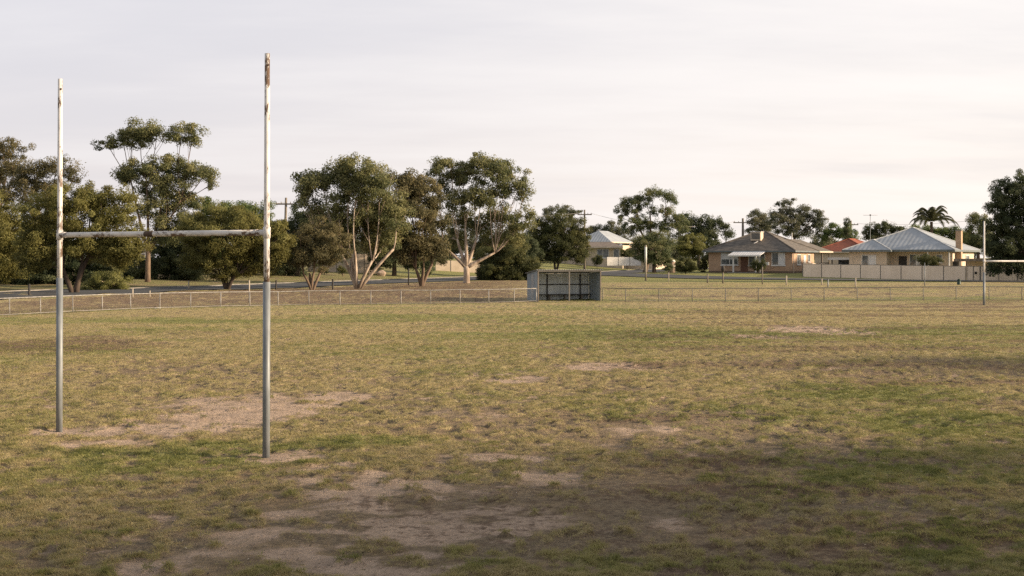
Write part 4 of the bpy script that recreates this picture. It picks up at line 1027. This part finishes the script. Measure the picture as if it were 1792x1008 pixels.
# ------------------------------------------------------------------ power poles, wires, antenna
def pole(px, base, top, Y, label, lean=0., r=.13, arm=1.0, white=False):
    X = (px-CX)/F*Y; z = tz(X, Y); H = CAMZ-(top-HY)/F*Y-z
    t = thing('power_pole', (X, Y, z), label, 'power pole', 0, 'street power poles')
    MB().tube([(0, 0, -.4), (lean*H*.5, 0, H*.5), (lean*H, 0, H)], [r*1.25, r*1.05, r*.8], 10).build('shaft', M['greywood'], t, True)
    a = MB().box(lean*H-arm, lean*H+arm, -.17, -.07, H-.75, H-.6).build('crossarm', M['greywood'], t)
    for s in (-.9, -.45, .45, .9):
        MB().tube([(lean*H+s*arm, -.12, H-.6), (lean*H+s*arm, -.12, H-.42)], [.05, .035], 6).build('insulator', M['post_grey'], a, True)
    if white: MB().tube([(0, 0, 0), (0, 0, 2.0)], r*1.35, 10).build('painted_foot', M['white'], t, True)
    return t, Vector((X+lean*H, Y, z+H-.5))
_, A = pole(498, 478, 346, 135, 'leaning wooden power pole between the wattle and the dark tree', .02, .15, 1.1, True)
_, B = pole(1023, 470, 367, 178, 'straight power pole beside the deep green tree', 0, .14, 1.0)
_, Cc = pole(1300, 460, 382, 200, 'power pole rising behind the brick house roof', 0, .2, 1.5)
_, Dd = pole(1489, 460, 386, 210, 'far right power pole behind the red roof', 0, .18, 1.2)
def wire(a, b, sag, label):
    a = Vector(a); b = Vector(b); pts = []
    for i in range(25):
        s = i/24; p = a.lerp(b, s); p.z -= sag*4*s*(1-s); pts.append(p-a)
    o = MB().tube(pts, .02, 5).build('power_line', M['wire'], None, True); o.location = a
    tag(o, label, 'power line', 'overhead wires strung between the poles')
wire(at(150, 356, 118), A, .4, 'power line running left from the leaning pole across the tall gum')
wire(A+Vector((.9, 0, 0)), B+Vector((-.9, 0, 0)), 1.0, 'power line from the leaning pole to the pole behind the shelter')
wire(B+Vector((.9, 0, 0)), Cc+Vector((-1.2, 0, 0)), 1.3, 'power line sagging across the layered umbrella gum')
wire(Cc+Vector((1.2, 0, 0)), Dd+Vector((-1, 0, 0)), .6, 'power line above the brick house roof to the far right pole')
wire(Dd+Vector((1, 0, 0)), at(1800, 372, 205), .8, 'power line running right past the palm')
def antenna():
    Y = 165; X = (1523-CX)/F*Y; z = tz(X, Y); H = CAMZ-(376-HY)/F*Y-z
    t = thing('antenna_mast', (X, Y, z), 'thin television antenna on a mast left of the blue roof peak', 'antenna')
    MB().tube([(0, 0, -.2), (0, 0, H)], .03, 6).build('mast', M['galv'], t, True)
    b = MB().tube([(-.9, 0, H-.05), (.9, 0, H-.05)], .02, 6).build('boom', M['galv'], t, True)
    mb = MB()
    for s in np.linspace(-.85, .85, 9): mb.tube([(s, -.35, H-.05), (s, .35, H-.05)], .01, 4)
    mb.build('elements', M['galv'], b)
    MB().box(-.08, .08, -.06, .06, H-.12, H+.06).build('balun_box', M['post_grey'], t)
antenna()
def litter():
    X, Y = g0(276, 533); o = MB().box(-.14, .14, -.06, .06, 0, .05).build('litter', M['white'], None, bevel=.015)
    Y = 66; X = (276-CX)/F*Y; o.location = (X, Y, tz(X, Y)); tag(o, 'white scrap of litter behind the left fence', 'litter')
litter()

# ------------------------------------------------------------------ trees right of the frame (their long shadows lie over the field)
SUN_AZ, SUN_EL = R(-5), R(15.5)
sv = Vector((math.cos(SUN_AZ)*math.cos(SUN_EL), math.sin(SUN_AZ)*math.cos(SUN_EL), math.sin(SUN_EL)))
def shade_at(x, y, d, h, w, n, label, seed, dens=1.5):
    """gum whose crown centre (height h) throws its shadow on (x, y)"""
    X = x+sv.x*d; Yy = y+sv.y*d; zc = sv.z*d
    px = CX+F*X/Yy; by = HY+F*CAMZ/Yy; k2 = F/Yy; bl = []
    rng = np.random.default_rng(seed)
    for i in range(n):
        bl.append((px+rng.uniform(-.3, .3)*w*k2, HY-(zc+rng.uniform(-.5, .5)*h-CAMZ)*k2, rng.uniform(.2, .32)*w*k2, rng.uniform(.16, .28)*h*k2, float(rng.uniform(-.55, .55)*w)))
    tree('gum_tree', label, 'tree', (px, by), bl, 'gum', 'bark_tan', [(px, by-2.2*k2)], Y=Yy, size=.16, clump=.6, dens=dens, r=.3, group='gums beyond the right edge', seed=seed)
shade_at(2.5, 11.6, 34, 5.5, 6, 9, 'gum right of the field shading the nearest bare ground', 101, .5)
shade_at(7.5, 15.0, 33, 4.2, 5.5, 8, 'gum right of the field whose shade crosses the right foreground', 102, 1.0)
shade_at(-3.5, 12.0, 46, 4.5, 5, 7, 'gum far right whose shade reaches the left foreground', 103, .6)
shade_at(15, 31, 31, 4.0, 4.5, 7, 'gum right of the field shading the middle distance', 104, 1.0)

# ------------------------------------------------------------------ world, sun, camera
def world():
    w = bpy.data.worlds.new('World'); scene.world = w; w.use_nodes = True
    nt = w.node_tree; nt.nodes.clear(); out = nt.nodes.new('ShaderNodeOutputWorld')
    sky = nt.nodes.new('ShaderNodeTexSky'); sky.sky_type = 'NISHITA'; sky.sun_disc = False
    sky.sun_elevation = SUN_EL; sky.sun_rotation = R(90)-SUN_AZ; sky.air_density = 1.2; sky.dust_density = 1.5
    b1 = nt.nodes.new('ShaderNodeBackground'); b1.inputs[1].default_value = .08; nt.links.new(sky.outputs[0], b1.inputs[0])
    g = nt.nodes.new('ShaderNodeTexCoord').outputs['Generated']
    sp = nt.nodes.new('ShaderNodeSeparateXYZ'); nt.links.new(g, sp.inputs[0]); x, y, z = sp.outputs
    zz = mth(nt, 'ADD', mth(nt, 'MAXIMUM', z, 0), .12)
    cb = nt.nodes.new('ShaderNodeCombineXYZ'); nt.links.new(mth(nt, 'DIVIDE', x, zz), cb.inputs[0]); nt.links.new(mth(nt, 'DIVIDE', y, zz), cb.inputs[1])
    mp = nt.nodes.new('ShaderNodeMapping'); mp.inputs['Scale'].default_value = (.42, 1, 1); mp.inputs['Rotation'].default_value = (0, 0, R(-20)); nt.links.new(cb.outputs[0], mp.inputs[0])
    n1 = noise(nt, mp.outputs[0], .9, 6, .55); n2 = noise(nt, mp.outputs[0], 2.6, 5, .6)
    cl = mth(nt, 'ADD', mth(nt, 'MULTIPLY', n1, .7), mth(nt, 'MULTIPLY', n2, .3))
    warm = remap(nt, x, -.5, .5)
    hor = mixc(nt, warm, (.69, .64, .65), (.91, .82, .75))
    mid = mixc(nt, warm, (.635, .62, .665), (.77, .735, .73))
    el = remap(nt, z, 0., .2)
    c = mixc(nt, el, hor, mid)
    c = mixc(nt, mth(nt, 'MULTIPLY', remap(nt, cl, .40, .66), .6), c, mixc(nt, warm, (.755, .73, .745), (.95, .89, .85)))
    c = mixc(nt, mth(nt, 'MULTIPLY', remap(nt, n1, .54, .32), .38), c, (.6, .59, .635))
    zen = remap(nt, z, .2, .62)
    c = mixc(nt, zen, c, (.46, .46, .475))
    b2 = nt.nodes.new('ShaderNodeBackground'); b2.inputs[1].default_value = .625; nt.links.new(c, b2.inputs[0])
    mx = nt.nodes.new('ShaderNodeMixShader'); mx.inputs[0].default_value = .93
    nt.links.new(b1.outputs[0], mx.inputs[1]); nt.links.new(b2.outputs[0], mx.inputs[2]); nt.links.new(mx.outputs[0], out.inputs[0])
world()
L = bpy.data.lights.new('sun', 'SUN'); L.energy = 5.0; L.angle = R(3.5); L.color = (1, .78, .55)
so = bpy.data.objects.new('sun', L); COL.objects.link(so); so.rotation_euler = sv.to_track_quat('Z', 'Y').to_euler(); so.location = (30, 10, 20)
cam = bpy.data.cameras.new('camera'); cam.sensor_width = 36; cam.lens = 36*F/1792; cam.shift_y = -(504-HY)/1792
cam.clip_end = 5000; cam.clip_start = .1
co = bpy.data.objects.new('camera', cam); COL.objects.link(co); co.location = (0, 0, CAMZ); co.rotation_euler = (R(90), 0, 0)
scene.camera = co
vs = scene.view_settings; vs.view_transform = 'Standard'; vs.look = 'None'; vs.gamma = 1; vs.use_curve_mapping = False; vs.exposure = .97
scene.cycles.max_bounces = 6; scene.cycles.diffuse_bounces = 3; scene.cycles.glossy_bounces = 2; scene.cycles.transmission_bounces = 3
scene.cycles.use_denoising = False; scene.cycles.use_adaptive_sampling = False
open('/tmp/stat','w').write(f'{NLEAF}')
